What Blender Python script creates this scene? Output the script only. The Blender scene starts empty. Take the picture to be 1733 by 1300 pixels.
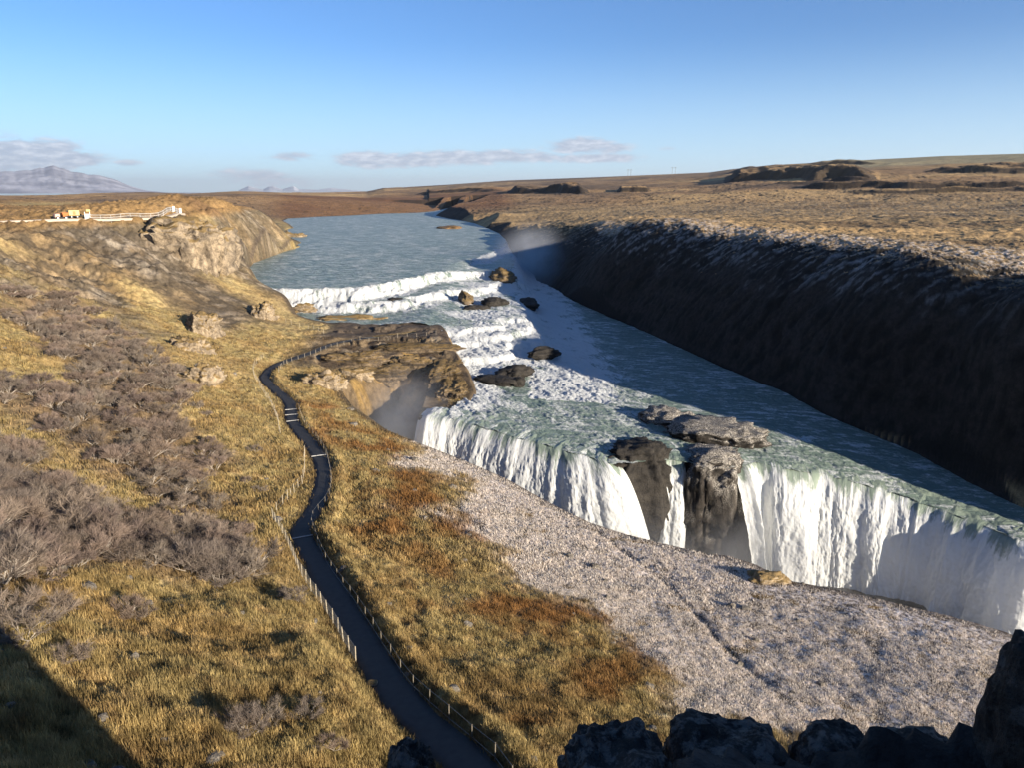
import bpy, math, random
import numpy as np
from math import radians as R

# ------------------------------------------------------------------ camera, sky, sun
sc = bpy.context.scene
COL = sc.collection
FPX, CU, CV, PITCH = 1237.0, 866.5, 650.0, R(14.81)
cam_d = bpy.data.cameras.new('camera'); cam = bpy.data.objects.new('camera', cam_d); COL.objects.link(cam)
cam_d.sensor_width = 36.0; cam_d.lens = 36.0*FPX/1733.0
cam_d.clip_start = 0.3; cam_d.clip_end = 300000
cam.location = (0, 0, 0); cam.rotation_euler = (R(90)-PITCH, 0, 0)
sc.camera = cam

SUN_EL, SUN_A = R(12.3), R(38)          # height above horizon; angle behind the right-hand side
SUN_V = (math.cos(SUN_EL)*math.cos(SUN_A), -math.cos(SUN_EL)*math.sin(SUN_A), math.sin(SUN_EL))
sun_d = bpy.data.lights.new('sun', 'SUN'); sun = bpy.data.objects.new('sun', sun_d); COL.objects.link(sun)
sun_d.energy = 5.0; sun_d.angle = R(0.5); sun_d.color = (1.0, 0.90, 0.74)
from mathutils import Vector
sun.rotation_euler = Vector(SUN_V).to_track_quat('Z', 'Y').to_euler()

sc.view_settings.view_transform = 'Standard'; sc.view_settings.look = 'None'
sc.view_settings.gamma = 1.0; sc.view_settings.use_curve_mapping = False
sc.view_settings.exposure = 1.32
SKY_STRENGTH = 0.060

def px_az_el(u, v):
    x = u-CU; dn = math.sin(PITCH)*FPX+math.cos(PITCH)*(v-CV); fw = math.cos(PITCH)*FPX-math.sin(PITCH)*(v-CV)
    return math.atan2(x, fw), math.atan2(-dn, math.hypot(x, fw))

class NT:
    """small node-tree writer"""
    def __init__(self, tree): self.t = tree; self.t.nodes.clear()
    def n(self, kind, ins=None, **attrs):
        nd = self.t.nodes.new(kind)
        for k, v in attrs.items(): setattr(nd, k, v)
        for k, v in (ins or {}).items(): self.set(nd.inputs[k], v)
        return nd
    def set(self, sock, v):
        if hasattr(v, 'is_output'): self.t.links.new(v, sock)
        elif hasattr(v, 'outputs'): self.t.links.new(v.outputs[0], sock)
        else: sock.default_value = v
    def m(self, op, a, b=None, c=None, clamp=False):
        nd = self.n('ShaderNodeMath', operation=op, use_clamp=clamp)
        for i, v in enumerate((a, b, c)):
            if v is not None: self.set(nd.inputs[i], v)
        return nd.outputs[0]
    def ss(self, x, a, b, lo=0.0, hi=1.0):
        nd = self.n('ShaderNodeMapRange', interpolation_type='SMOOTHSTEP')
        for i, v in enumerate((x, a, b, lo, hi)): self.set(nd.inputs[i], v)
        return nd.outputs[0]
    def mix(self, f, a, b, mode='MIX'):
        nd = self.n('ShaderNodeMix', data_type='RGBA', blend_type=mode)
        self.set(nd.inputs[0], f); self.set(nd.inputs[6], a); self.set(nd.inputs[7], b)
        return nd.outputs[2]
    def noise(self, vec, scale, detail=4.0, rough=0.55, dist=0.0):
        return self.n('ShaderNodeTexNoise', {'Vector': vec, 'Scale': scale, 'Detail': detail, 'Roughness': rough, 'Distortion': dist}).outputs[0]
    def scale(self, vec, s):
        return self.n('ShaderNodeMapping', {'Vector': vec, 'Scale': s}).outputs[0]

world = bpy.data.worlds.new('World'); sc.world = world; world.use_nodes = True
w = NT(world.node_tree)
sky = w.n('ShaderNodeTexSky', sky_type='NISHITA', sun_disc=False, sun_elevation=SUN_EL,
          sun_rotation=math.atan2(SUN_V[0], SUN_V[1]), altitude=1200, air_density=1.0, dust_density=0.0, ozone_density=3.0)
gen = w.n('ShaderNodeTexCoord').outputs['Generated']
sep = w.n('ShaderNodeSeparateXYZ', {0: gen})
az = w.m('ARCTAN2', sep.outputs[0], sep.outputs[1]); el = w.m('ARCSINE', sep.outputs[2])
cmb = w.n('ShaderNodeCombineXYZ', {0: w.m('MULTIPLY', az, 18.0), 1: w.m('MULTIPLY', el, 62.0), 2: 0.3}).outputs[0]
na = w.noise(cmb, 1.3, 6.0, 0.62, 0.4); nb = w.noise(cmb, 3.1, 5.0, 0.6, 0.2)
CLOUDS = [  # pixel centre, half sizes, weight
    (40, 262, 85, 15, 1.25), (120, 268, 55, 8, 1.0), (-60, 262, 90, 22, 1.2), (215, 275, 22, 4, .8), (490, 264, 34, 5, .85),
    (620, 270, 42, 9, .9), (700, 271, 60, 8, .95), (770, 266, 70, 8, .9), (850, 264, 70, 8, .95), (905, 265, 34, 7, .8), (985, 246, 48, 9, 1.0),
    (1030, 250, 40, 7, .8), (1015, 267, 70, 6, .85), (1130, 251, 14, 3, .6), (420, 297, 60, 9, .7), (470, 308, 80, 9, .5), (330, 306, 60, 8, .35)]
tot = None
for (u, v, du, dv, wt) in CLOUDS:
    a0, e0 = px_az_el(u, v); a1, e1 = px_az_el(u+du, v-dv)
    da = w.m('DIVIDE', w.m('SUBTRACT', az, a0), abs(a1-a0)*1.2); de = w.m('DIVIDE', w.m('SUBTRACT', el, e0), abs(e1-e0)*1.5)
    q = w.m('ADD', w.m('MULTIPLY', da, da), w.m('MULTIPLY', de, de))
    g = w.m('MULTIPLY', w.m('EXPONENT', w.m('MULTIPLY', q, -0.75)), wt)
    tot = g if tot is None else w.m('MAXIMUM', tot, g)
nz = w.m('ADD', w.m('MULTIPLY', w.m('SUBTRACT', na, .5), 1.5), w.m('MULTIPLY', w.m('SUBTRACT', nb, .5), .7))
cov = w.ss(w.m('ADD', tot, w.m('MULTIPLY', nz, w.ss(tot, .05, .5))), .22, .72)
lum = w.ss(w.m('ADD', nb, w.m('MULTIPLY', na, .4)), .55, 1.0)
ccol = w.mix(lum, (3.1, 3.5, 4.5, 1), (6.0, 6.2, 6.9, 1))
hzn = w.ss(el, R(11), R(0.2))                                  # pale air low over the horizon
skyc = w.mix(w.m('MULTIPLY', hzn, .6), w.mix(1.0, sky.outputs[0], (.68, .92, 1.22, 1), 'MULTIPLY'), (4.6, 6.3, 7.9, 1))
fin = w.mix(w.m('MULTIPLY', cov, .86), skyc, ccol)
bg = w.n('ShaderNodeBackground', {'Color': fin, 'Strength': SKY_STRENGTH})
w.n('ShaderNodeOutputWorld', {'Surface': bg})

# ------------------------------------------------------------------ helpers
np.seterr(over='ignore')
LOD = 1.0
rng = np.random.default_rng(7)
random.seed(5)

def gnoise(x, y, seed=0):
    x, y = np.broadcast_arrays(np.asarray(x, np.float64), np.asarray(y, np.float64))
    ix = np.floor(x); iy = np.floor(y); fx = (x-ix).astype(np.float32); fy = (y-iy).astype(np.float32)
    ax = ix.astype(np.int64).astype(np.uint32)*np.uint32(374761393)+np.uint32((seed*1274126177+12345) & 0xFFFFFFFF)
    ay = iy.astype(np.int64).astype(np.uint32)*np.uint32(668265263)
    ux = fx*fx*fx*(fx*(fx*6-15)+10); uy = fy*fy*fy*(fy*(fy*6-15)+10)
    def g(a, b):
        h = ax+ay
        if a: h = h+np.uint32(374761393)
        if b: h = h+np.uint32(668265263)
        h = (h ^ (h >> np.uint32(13)))*np.uint32(1274126177)
        h = (h ^ (h >> np.uint32(16))) & np.uint32(1023)
        return GCOS[h]*(fx-np.float32(a))+GSIN[h]*(fy-np.float32(b))
    n0 = g(0, 0); n1 = g(1, 0); n2 = g(0, 1); n3 = g(1, 1)
    a = n0+(n1-n0)*ux; b = n2+(n3-n2)*ux
    return np.float32(1.5)*(a+(b-a)*uy)
GCOS = np.cos(np.arange(1024)*2*math.pi/1024).astype(np.float32); GSIN = np.sin(np.arange(1024)*2*math.pi/1024).astype(np.float32)
def fbm(x, y, octv=4, seed=0, gain=.5):
    s = 0; a = 1; f = 1
    for k in range(octv):
        s = s+a*gnoise(x*f+17.3*k, y*f-9.1*k, seed+k); a *= gain; f *= 2.03
    return s
def ridged(x, y, octv=4, seed=0):
    s = 0; a = 1; f = 1
    for k in range(octv):
        s = s+a*(1-2*np.abs(gnoise(x*f+5.7*k, y*f+3.1*k, seed+k))); a *= .5; f *= 2.07
    return s
def S(t): t = np.clip(t, 0, 1); return t*t*(3-2*t)
def lerp(a, b, t): return a+(b-a)*t

SP, CP = math.sin(PITCH), math.cos(PITCH)
def ray(u, v):
    return (u-CU), CP*FPX-SP*(v-CV), -(SP*FPX+CP*(v-CV))
def at_z(u, v, z):                       # point of the level z that stands at that place of the photograph
    x, y, d = ray(u, v); s = z/d
    return (x*s, y*s, z)
def at_y(u, v, Y):
    x, y, d = ray(u, v); s = Y/y
    return (x*s, Y, d*s)
def zmid(x, y):                          # level of the river between the two falls
    q = ((x+12)*83-(y-134)*37)/8258.0
    return -42.3-np.where(q > 0, 6.2, 4.7)*np.clip(q, -1.0, 1.25)-2.9*S((q-.6)/.45)
def at_mid(u, v):
    z = -43.0
    for k in range(40):
        x, y, _ = at_z(u, v, z); z = .5*z+.5*float(zmid(x, y))
    return at_z(u, v, z)

def tps(P, lam=0.02):
    P = np.array(P, float); n = len(P); sc_ = 100.0
    X = P[:, :2]/sc_; z = P[:, 2]
    def U(d2): return np.where(d2 > 1e-12, .5*d2*np.log(np.maximum(d2, 1e-12)), 0)
    D = ((X[:, None]-X[None])**2).sum(-1)
    A = np.zeros((n+3, n+3)); A[:n, :n] = U(D)+lam*np.eye(n)*.01
    A[:n, n] = 1; A[:n, n+1:] = X; A[n, :n] = 1; A[n+1:, :n] = X.T
    c = np.linalg.solve(A, np.concatenate([z, [0, 0, 0]]))
    def f(x, y):
        x = np.ravel(x)/sc_; y = np.ravel(y)/sc_; out = np.empty(len(x))
        for i in range(0, len(x), 20000):
            a = x[i:i+20000, None]; b = y[i:i+20000, None]
            out[i:i+20000] = U((a-X[None, :, 0])**2+(b-X[None, :, 1])**2)@c[:n]+c[n]+c[n+1]*a[:, 0]+c[n+2]*b[:, 0]
        return out
    return f
GX0, GY0, GD, GNX, GNY = -420.0, -120.0, 3.0, 300, 380
def gridded(f):
    gx = GX0+GD*np.arange(GNX); gy = GY0+GD*np.arange(GNY)
    A, B = np.meshgrid(gx, gy); G = f(A, B).reshape(GNY, GNX)
    def h(x, y):
        fx = np.clip((x-GX0)/GD, 0, GNX-1.001); fy = np.clip((y-GY0)/GD, 0, GNY-1.001)
        i = fx.astype(int); j = fy.astype(int); a = fx-i; b = fy-j
        return (G[j, i]*(1-a)+G[j, i+1]*a)*(1-b)+(G[j+1, i]*(1-a)+G[j+1, i+1]*a)*b
    return h
def in_poly(x, y, P):
    c = np.zeros(x.shape, bool); n = len(P)
    for i in range(n):
        x0, y0 = P[i][:2]; x1, y1 = P[(i+1) % n][:2]
        if y0 == y1: continue
        c ^= ((y0 > y) != (y1 > y)) & (x < (x1-x0)*(y-y0)/(y1-y0)+x0)
    return c
def seg_dist(x, y, P, closed=True):      # distance to a polyline and place along it
    n = len(P); best = np.full(x.shape, 1e18); arc = np.zeros(x.shape); side = np.zeros(x.shape); L = 0.0
    for i in range(n if closed else n-1):
        x0, y0 = P[i][:2]; x1, y1 = P[(i+1) % n][:2]
        dx, dy = x1-x0, y1-y0; l2 = dx*dx+dy*dy+1e-9
        t = np.clip(((x-x0)*dx+(y-y0)*dy)/l2, 0, 1)
        d = (x-x0-t*dx)**2+(y-y0-t*dy)**2
        m = d < best
        best = np.where(m, d, best); arc = np.where(m, L+t*math.sqrt(l2), arc)
        side = np.where(m, np.sign(dx*(y-y0)-dy*(x-x0)), side); L += math.sqrt(l2)
    return np.sqrt(best), arc, side
class Outline:
    """distance to a closed outline: exact near it, from a 4 m lattice elsewhere"""
    def __init__(self, P, x0=-440., y0=-140., nx=240, ny=320, g=4.0):
        self.P, self.x0, self.y0, self.g = P, x0, y0, g
        A, B = np.meshgrid(x0+g*np.arange(nx), y0+g*np.arange(ny)); d, _, _ = seg_dist(A, B, P); self.G = np.where(in_poly(A, B, P), -d, d); self.nx, self.ny = nx, ny
    def __call__(self, x, y):
        fx = np.clip((x-self.x0)/self.g, 0, self.nx-1.001); fy = np.clip((y-self.y0)/self.g, 0, self.ny-1.001); i = fx.astype(int); j = fy.astype(int); a = fx-i; b = fy-j; G = self.G
        sd = (G[j, i]*(1-a)+G[j, i+1]*a)*(1-b)+(G[j+1, i]*(1-a)+G[j+1, i+1]*a)*b
        m = np.abs(sd) < 7
        if m.any():
            d, _, _ = seg_dist(x[m], y[m], self.P); sd[m] = np.where(in_poly(x[m], y[m], self.P), -d, d)
        return np.abs(sd), sd < 0
def smooth_line(P, step):                # Catmull-Rom through the points, re-sampled evenly
    P = np.array(P, float); Q = np.vstack([2*P[0]-P[1], P, 2*P[-1]-P[-2]]); out = []
    for i in range(1, len(Q)-2):
        p0, p1, p2, p3 = Q[i-1:i+3]
        for t in np.linspace(0, 1, 24, endpoint=False):
            out.append(.5*((2*p1)+(-p0+p2)*t+(2*p0-5*p1+4*p2-p3)*t*t+(-p0+3*p1-3*p2+p3)*t**3))
    out.append(P[-1]); out = np.array(out)
    d = np.concatenate([[0], np.cumsum(np.linalg.norm(np.diff(out[:, :2], axis=0), axis=1))])
    s = np.linspace(0, d[-1], max(2, int(d[-1]/step)+1))
    return np.stack([np.interp(s, d, out[:, k]) for k in range(out.shape[1])], 1)

def mesh_np(name, V, F, mats=(), attrs=None, smooth=True, fmat=None):
    V = np.asarray(V, np.float32); me = bpy.data.meshes.new(name)
    if isinstance(F, (list, tuple)) and not isinstance(F, np.ndarray):
        flat = np.concatenate([np.ravel(f) for f in F]).astype(np.int32)
        cnt = np.concatenate([np.full(len(f), np.asarray(f).shape[1]) for f in F])
    else:
        F = np.asarray(F); flat = F.ravel().astype(np.int32); cnt = np.full(len(F), F.shape[1])
    me.vertices.add(len(V)); me.vertices.foreach_set('co', V.ravel())
    me.loops.add(len(flat)); me.loops.foreach_set('vertex_index', flat)
    me.polygons.add(len(cnt)); st = np.concatenate([[0], np.cumsum(cnt)[:-1]]).astype(np.int32)
    me.polygons.foreach_set('loop_start', st)
    me.polygons.foreach_set('use_smooth', np.full(len(cnt), bool(smooth)))
    for m in mats: me.materials.append(m)
    if fmat is not None: me.polygons.foreach_set('material_index', np.asarray(fmat, np.int32))
    for k, a in (attrs or {}).items():
        a = np.asarray(a, np.float32)
        if a.ndim == 1: me.attributes.new(k, 'FLOAT', 'POINT').data.foreach_set('value', a)
        elif a.shape[1] == 4: me.attributes.new(k, 'FLOAT_COLOR', 'POINT').data.foreach_set('color', a.ravel())
        else: me.attributes.new(k, 'FLOAT_VECTOR', 'POINT').data.foreach_set('vector', a.ravel())
    me.update(calc_edges=True); me.validate(clean_customdata=False)
    return me
def link(name, me, parent=None, loc=None):
    o = bpy.data.objects.new(name, me); COL.objects.link(o)
    if parent is not None: o.parent = parent
    if loc is not None: o.location = loc
    return o
def tag(o, label=None, cat=None, group=None, kind=None):
    if label: o['label'] = label
    if cat: o['category'] = cat
    if group: o['group'] = group
    if kind: o['kind'] = kind
    return o
def empty(name, loc, rz=0.0):
    o = bpy.data.objects.new(name, None); COL.objects.link(o); o.location = loc; o.rotation_euler = (0, 0, rz)
    o.empty_display_size = .3
    return o
class MB:
    """collects boxes and bars of one part"""
    def __init__(self): self.V = []; self.F = []
    def box(self, c, s, rz=0.0, bev=0.0):
        cx, cy, cz = c; ca, sa = math.cos(rz), math.sin(rz); k = len(self.V)
        b = min(bev, min(s)*.45)
        if b <= 0:
            for dz in (-.5, .5):
                for dx, dy in ((-.5, -.5), (.5, -.5), (.5, .5), (-.5, .5)):
                    X, Y = dx*s[0], dy*s[1]; self.V.append((cx+X*ca-Y*sa, cy+X*sa+Y*ca, cz+dz*s[2]))
            for q in ((0, 3, 2, 1), (4, 5, 6, 7), (0, 1, 5, 4), (1, 2, 6, 5), (2, 3, 7, 6), (3, 0, 4, 7)): self.F.append([k+i for i in q])
        else:
            rings = [(-.5*s[2], b), (-.5*s[2]+b, 0), (.5*s[2]-b, 0), (.5*s[2], b)]
            for z, ins in rings:
                hx, hy = s[0]/2, s[1]/2; c_ = max(b, 1e-4)
                pts = [(-hx+c_, -hy+ins), (hx-c_, -hy+ins), (hx-ins, -hy+c_), (hx-ins, hy-c_), (hx-c_, hy-ins), (-hx+c_, hy-ins), (-hx+ins, hy-c_), (-hx+ins, -hy+c_)]
                for X, Y in pts: self.V.append((cx+X*ca-Y*sa, cy+X*sa+Y*ca, cz+z))
            for r_ in range(3):
                for i in range(8):
                    j = (i+1) % 8; self.F.append([k+r_*8+i, k+r_*8+j, k+r_*8+8+j, k+r_*8+8+i])
            self.F.append([k+i for i in range(7, -1, -1)]); self.F.append([k+24+i for i in range(8)])
        return self
    def bar(self, p, q, r0, r1=None, n=6):
        p = Vector(p); q = Vector(q); d = (q-p)
        if d.length < 1e-6: return self
        d.normalize(); a = d.orthogonal().normalized(); b = d.cross(a); r1 = r0 if r1 is None else r1; k = len(self.V)
        for c, r_ in ((p, r0), (q, r1)):
            for i in range(n):
                t = 2*math.pi*i/n; self.V.append(tuple(c+a*(math.cos(t)*r_)+b*(math.sin(t)*r_)))
        for i in range(n):
            j = (i+1) % n; self.F.append([k+i, k+j, k+n+j, k+n+i])
        self.F.append([k+i for i in range(n-1, -1, -1)]); self.F.append([k+n+i for i in range(n)])
        return self
    def lathe(self, c, prof, n=16, axis='z', rz=0.0):
        k = len(self.V); ca, sa = math.cos(rz), math.sin(rz)
        for (h, r_) in prof:
            for i in range(n):
                t = 2*math.pi*i/n; a, b = math.cos(t)*r_, math.sin(t)*r_
                X, Y, Z = (a, b, h) if axis == 'z' else ((h, a, b) if axis == 'x' else (a, h, b))
                self.V.append((c[0]+X*ca-Y*sa, c[1]+X*sa+Y*ca, c[2]+Z))
        for j in range(len(prof)-1):
            for i in range(n):
                q = (i+1) % n; self.F.append([k+j*n+i, k+j*n+q, k+j*n+n+q, k+j*n+n+i])
        self.F.append([k+i for i in range(n-1, -1, -1)]); self.F.append([k+(len(prof)-1)*n+i for i in range(n)])
        return self
    def build(self, name, mat, parent=None, smooth=False):
        me = bpy.data.meshes.new(name); me.from_pydata(self.V, [], self.F); me.materials.append(mat)
        if smooth: me.polygons.foreach_set('use_smooth', [True]*len(me.polygons))
        me.update(); return link(name, me, parent)

# ------------------------------------------------------------------ materials
def mat(name):
    m = bpy.data.materials.new(name); m.use_nodes = True; return m, NT(m.node_tree)
def out(t, surf=None, disp=None, vol=None):
    o = t.n('ShaderNodeOutputMaterial')
    if surf is not None: t.set(o.inputs['Surface'], surf)
    if vol is not None: t.set(o.inputs['Volume'], vol)
def simple(name, col, rough=.6, metal=0.0, var=.25, scale=3.0):
    m, t = mat(name); P = t.n('ShaderNodeTexCoord').outputs['Object']
    n = t.noise(P, scale, 5.0)
    c = t.mix(n, tuple(x*(1-var) for x in col)+(1,), tuple(min(1, x*(1+var)) for x in col)+(1,))
    b = t.n('ShaderNodeBsdfPrincipled', {'Base Color': c, 'Roughness': rough, 'Metallic': metal}); out(t, b); return m
def ground_mat():
    m, t = mat('ground'); P = t.n('ShaderNodeNewGeometry').outputs['Position']
    col = t.n('ShaderNodeAttribute', attribute_name='col').outputs['Color']
    n1 = t.noise(P, .9, 6.0, .62); n2 = t.noise(P, 6.0, 5.0, .65); n3 = t.noise(P, .06, 5.0, .55)
    f = t.m('MULTIPLY', t.m('MULTIPLY', t.ss(n1, .25, .75, .62, 1.34), t.ss(n2, .25, .75, .62, 1.36)), t.ss(n3, .3, .7, .8, 1.2))
    c = t.mix(1.0, col, t.n('ShaderNodeCombineXYZ', {0: f, 1: f, 2: f}).outputs[0], 'MULTIPLY')
    hgt = t.m('ADD', t.m('MULTIPLY', n1, .35), t.m('MULTIPLY', n2, .10))
    bp = t.n('ShaderNodeBump', {'Height': hgt, 'Strength': .7, 'Distance': 1.0})
    b = t.n('ShaderNodeBsdfPrincipled', {'Base Color': c, 'Roughness': .93, 'Normal': bp.outputs[0], 'Specular IOR Level': .15}); out(t, b)
    return m
def rock_mat(name, dark, light, frost=0.0, strata=0.0, scale=.8, grass=0.0):
    m, t = mat(name); g = t.n('ShaderNodeNewGeometry'); P = g.outputs['Position']
    n1 = t.noise(P, scale, 8.0, .66, .3); n2 = t.noise(P, scale*6, 6.0, .65)
    c = t.mix(t.ss(t.m('ADD', t.m('MULTIPLY', n1, .65), t.m('MULTIPLY', n2, .35)), .36, .64), dark+(1,), light+(1,))
    if strata:
        st = t.noise(t.scale(P, (.05, .05, 1.1)), 1.2, 6.0, .6, .5)
        c = t.mix(t.m('MULTIPLY', t.ss(st, .42, .6), strata), c, tuple(x*.35 for x in dark)+(1,))
    nz = t.n('ShaderNodeSeparateXYZ', {0: g.outputs['Normal']}).outputs[2]
    if grass:
        c = t.mix(t.m('MULTIPLY', t.ss(t.m('ADD', nz, t.m('MULTIPLY', t.m('SUBTRACT', n1, .5), 1.2)), .45, .8), grass), c, (.20, .125, .035, 1))
    if frost:
        sp = t.ss(t.noise(P, 7.0, 5.0, .7), .46, .60)
        c = t.mix(t.m('MULTIPLY', t.m('MULTIPLY', sp, frost), t.ss(nz, -.1, .45)), c, (.55, .5, .44, 1))
    hgt = t.m('ADD', t.m('MULTIPLY', n1, .6), t.m('MULTIPLY', n2, .14))
    bp = t.n('ShaderNodeBump', {'Height': hgt, 'Strength': .9, 'Distance': .8})
    b = t.n('ShaderNodeBsdfPrincipled', {'Base Color': c, 'Roughness': .85, 'Normal': bp.outputs[0], 'Specular IOR Level': .25}); out(t, b); return m
def water_mat():
    m, t = mat('river_water'); g = t.n('ShaderNodeNewGeometry'); P = g.outputs['Position']
    fo = t.n('ShaderNodeAttribute', attribute_name='foam').outputs['Fac']
    ff = t.n('ShaderNodeAttribute', attribute_name='flow').outputs['Vector']
    a = t.noise(t.scale(ff, (.75, .20, 1)), 1.0, 9.0, .70, .9); b_ = t.noise(P, 2.0, 8.0, .72, .5); d_ = t.noise(P, .12, 4.0, .6)
    e = t.noise(t.scale(P, (.16, .75, 1)), 1.0, 8.0, .68, .6)
    k = t.m('ADD', t.m('ADD', t.m('MULTIPLY', a, .64), t.m('MULTIPLY', b_, .36)), t.m('MULTIPLY', t.m('SUBTRACT', d_, .5), .3))
    mask = t.ss(t.m('ADD', k, t.m('MULTIPLY', t.m('SUBTRACT', fo, .5), .50)), .50, .64)
    k2 = t.m('ADD', t.m('MULTIPLY', e, .7), t.m('MULTIPLY', b_, .3))
    caps = t.m('MULTIPLY', t.ss(t.m('ADD', k2, t.m('MULTIPLY', t.m('SUBTRACT', d_, .5), .25)), .485, .61), .85)
    mask = t.m('MAXIMUM', mask, caps)
    wc = t.mix(t.noise(P, .08, 5.0, .6), (.12, .168, .142, 1), (.19, .232, .192, 1))
    rip = t.m('ADD', t.m('MULTIPLY', e, .55), t.m('ADD', t.m('MULTIPLY', a, .35), t.m('MULTIPLY', t.noise(P, 3.2, 5.0, .65), .14)))
    bp = t.n('ShaderNodeBump', {'Height': rip, 'Strength': 1.0, 'Distance': 1.0})
    wb = t.n('ShaderNodeBsdfPrincipled', {'Base Color': wc, 'Roughness': .38, 'IOR': 1.33, 'Specular IOR Level': .35, 'Normal': bp.outputs[0]})
    bp2 = t.n('ShaderNodeBump', {'Height': t.m('ADD', a, b_), 'Strength': .9, 'Distance': .7})
    d1 = t.n('ShaderNodeBsdfDiffuse', {'Color': (.84, .85, .84, 1), 'Normal': bp2.outputs[0]})
    d2 = t.n('ShaderNodeBsdfTranslucent', {'Color': (.8, .82, .82, 1), 'Normal': bp2.outputs[0]})
    fm = t.n('ShaderNodeMixShader', {0: .3, 1: d1, 2: d2})
    out(t, t.n('ShaderNodeMixShader', {0: mask, 1: wb, 2: fm})); return m
def fall_mat():
    m, t = mat('falling_water'); ff = t.n('ShaderNodeAttribute', attribute_name='flow').outputs['Vector']
    fo = t.n('ShaderNodeAttribute', attribute_name='foam').outputs['Fac']
    a = t.noise(t.scale(ff, (1.3, .10, 1)), 1.0, 8.0, .66, .5); c_ = t.noise(t.scale(ff, (.35, .18, 1)), 1.0, 5.0, .6, 1.0)
    b_ = t.noise(t.scale(ff, (2.6, .9, 1)), 1.0, 6.0, .68, .8)
    k = t.m('ADD', t.m('ADD', t.m('MULTIPLY', a, .5), t.m('MULTIPLY', b_, .3)), t.m('MULTIPLY', c_, .2))
    mask = t.ss(t.m('ADD', k, t.m('MULTIPLY', t.m('SUBTRACT', fo, .5), .7)), .44, .62)
    bp2 = t.n('ShaderNodeBump', {'Height': k, 'Strength': .55, 'Distance': .6})
    wb = t.n('ShaderNodeBsdfPrincipled', {'Base Color': (.20, .24, .19, 1), 'Roughness': .3, 'IOR': 1.33, 'Normal': bp2.outputs[0]})
    shade = t.mix(t.ss(k, .36, .62), (.88, .89, .87, 1), (.95, .95, .93, 1))
    d1 = t.n('ShaderNodeBsdfDiffuse', {'Color': shade, 'Normal': bp2.outputs[0]})
    d2 = t.n('ShaderNodeBsdfTranslucent', {'Color': shade, 'Normal': bp2.outputs[0]})
    fm = t.n('ShaderNodeMixShader', {0: .40, 1: d1, 2: d2})
    out(t, t.n('ShaderNodeMixShader', {0: mask, 1: wb, 2: fm})); return m
def blade_mat(name, transl=.3):
    m, t = mat(name); col = t.n('ShaderNodeAttribute', attribute_name='col').outputs['Color']
    d1 = t.n('ShaderNodeBsdfDiffuse', {'Color': col}); d2 = t.n('ShaderNodeBsdfTranslucent', {'Color': col})
    out(t, t.n('ShaderNodeMixShader', {0: transl, 1: d1, 2: d2})); return m
def mist_mat(name, dens, sc_, lo=.42, hi=.75):
    m, t = mat(name); tc = t.n('ShaderNodeTexCoord'); P = t.n('ShaderNodeNewGeometry').outputs['Position']
    g = t.n('ShaderNodeVectorMath', {0: tc.outputs['Generated'], 1: (.5, .5, .5)}, operation='SUBTRACT').outputs[0]
    r_ = t.n('ShaderNodeVectorMath', {0: g}, operation='LENGTH').outputs['Value']
    fall = t.m('POWER', t.ss(r_, .5, .0), 1.4); n = t.ss(t.noise(P, sc_, 4.0, .6, .6), lo-.12, hi)
    d = t.m('MULTIPLY', t.m('MULTIPLY', fall, n), dens)
    v = t.n('ShaderNodeVolumePrincipled', {'Color': (.95, .96, 1, 1), 'Density': d, 'Anisotropy': .2}); out(t, vol=v); return m
M = dict(
    ground=ground_mat(), water=water_mat(), fall=fall_mat(),
    asphalt=simple('wet_asphalt', (.026, .024, .023), .8, var=.75, scale=2.2), gravel=simple('pale_gravel', (.42, .34, .26), .9),
    concrete=simple('pale_concrete', (.45, .43, .40), .8), wood=simple('weathered_wood', (.40, .34, .25), .8, scale=9),
    steel=simple('galvanised_steel', (.42, .42, .42), .4, .6), white=simple('white_paint', (.78, .75, .70), .5, var=.08), post=simple('dark_post', (.20, .17, .13), .8), wire=simple('wire', (.25, .24, .22), .5, .5),
    orange=simple('orange_paint', (.50, .17, .06), .4, var=.15), yellow=simple('yellow_paint', (.55, .42, .17), .4, var=.15), pink=simple('faded_pink_paint', (.55, .33, .26), .5, var=.15),
    black=simple('black_rubber', (.03, .03, .03), .8), glass=simple('dark_glass', (.04, .05, .06), .15),
    crag=rock_mat('pale_crag', (.09, .068, .048), (.36, .28, .19), scale=.5, grass=.75), ledge=rock_mat('ledge_rock', (.06, .044, .03), (.22, .16, .10), strata=.75, scale=.5, grass=.5),
    wet=rock_mat('wet_basalt', (.011, .0095, .0085), (.042, .036, .030), scale=.7), wetfrost=rock_mat('iced_basalt', (.011, .0095, .008), (.042, .034, .028), frost=.8, scale=.7),
    stone=rock_mat('field_stone', (.09, .075, .06), (.30, .26, .21), scale=3.0), near=rock_mat('lichen_rock', (.011, .011, .011), (.060, .057, .052), scale=3.2, frost=.3), islet=rock_mat('islet_turf', (.09, .05, .025), (.25, .15, .06), scale=.5),
    grass=blade_mat('dry_grass'), twig=blade_mat('bare_twigs', .1))

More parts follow.
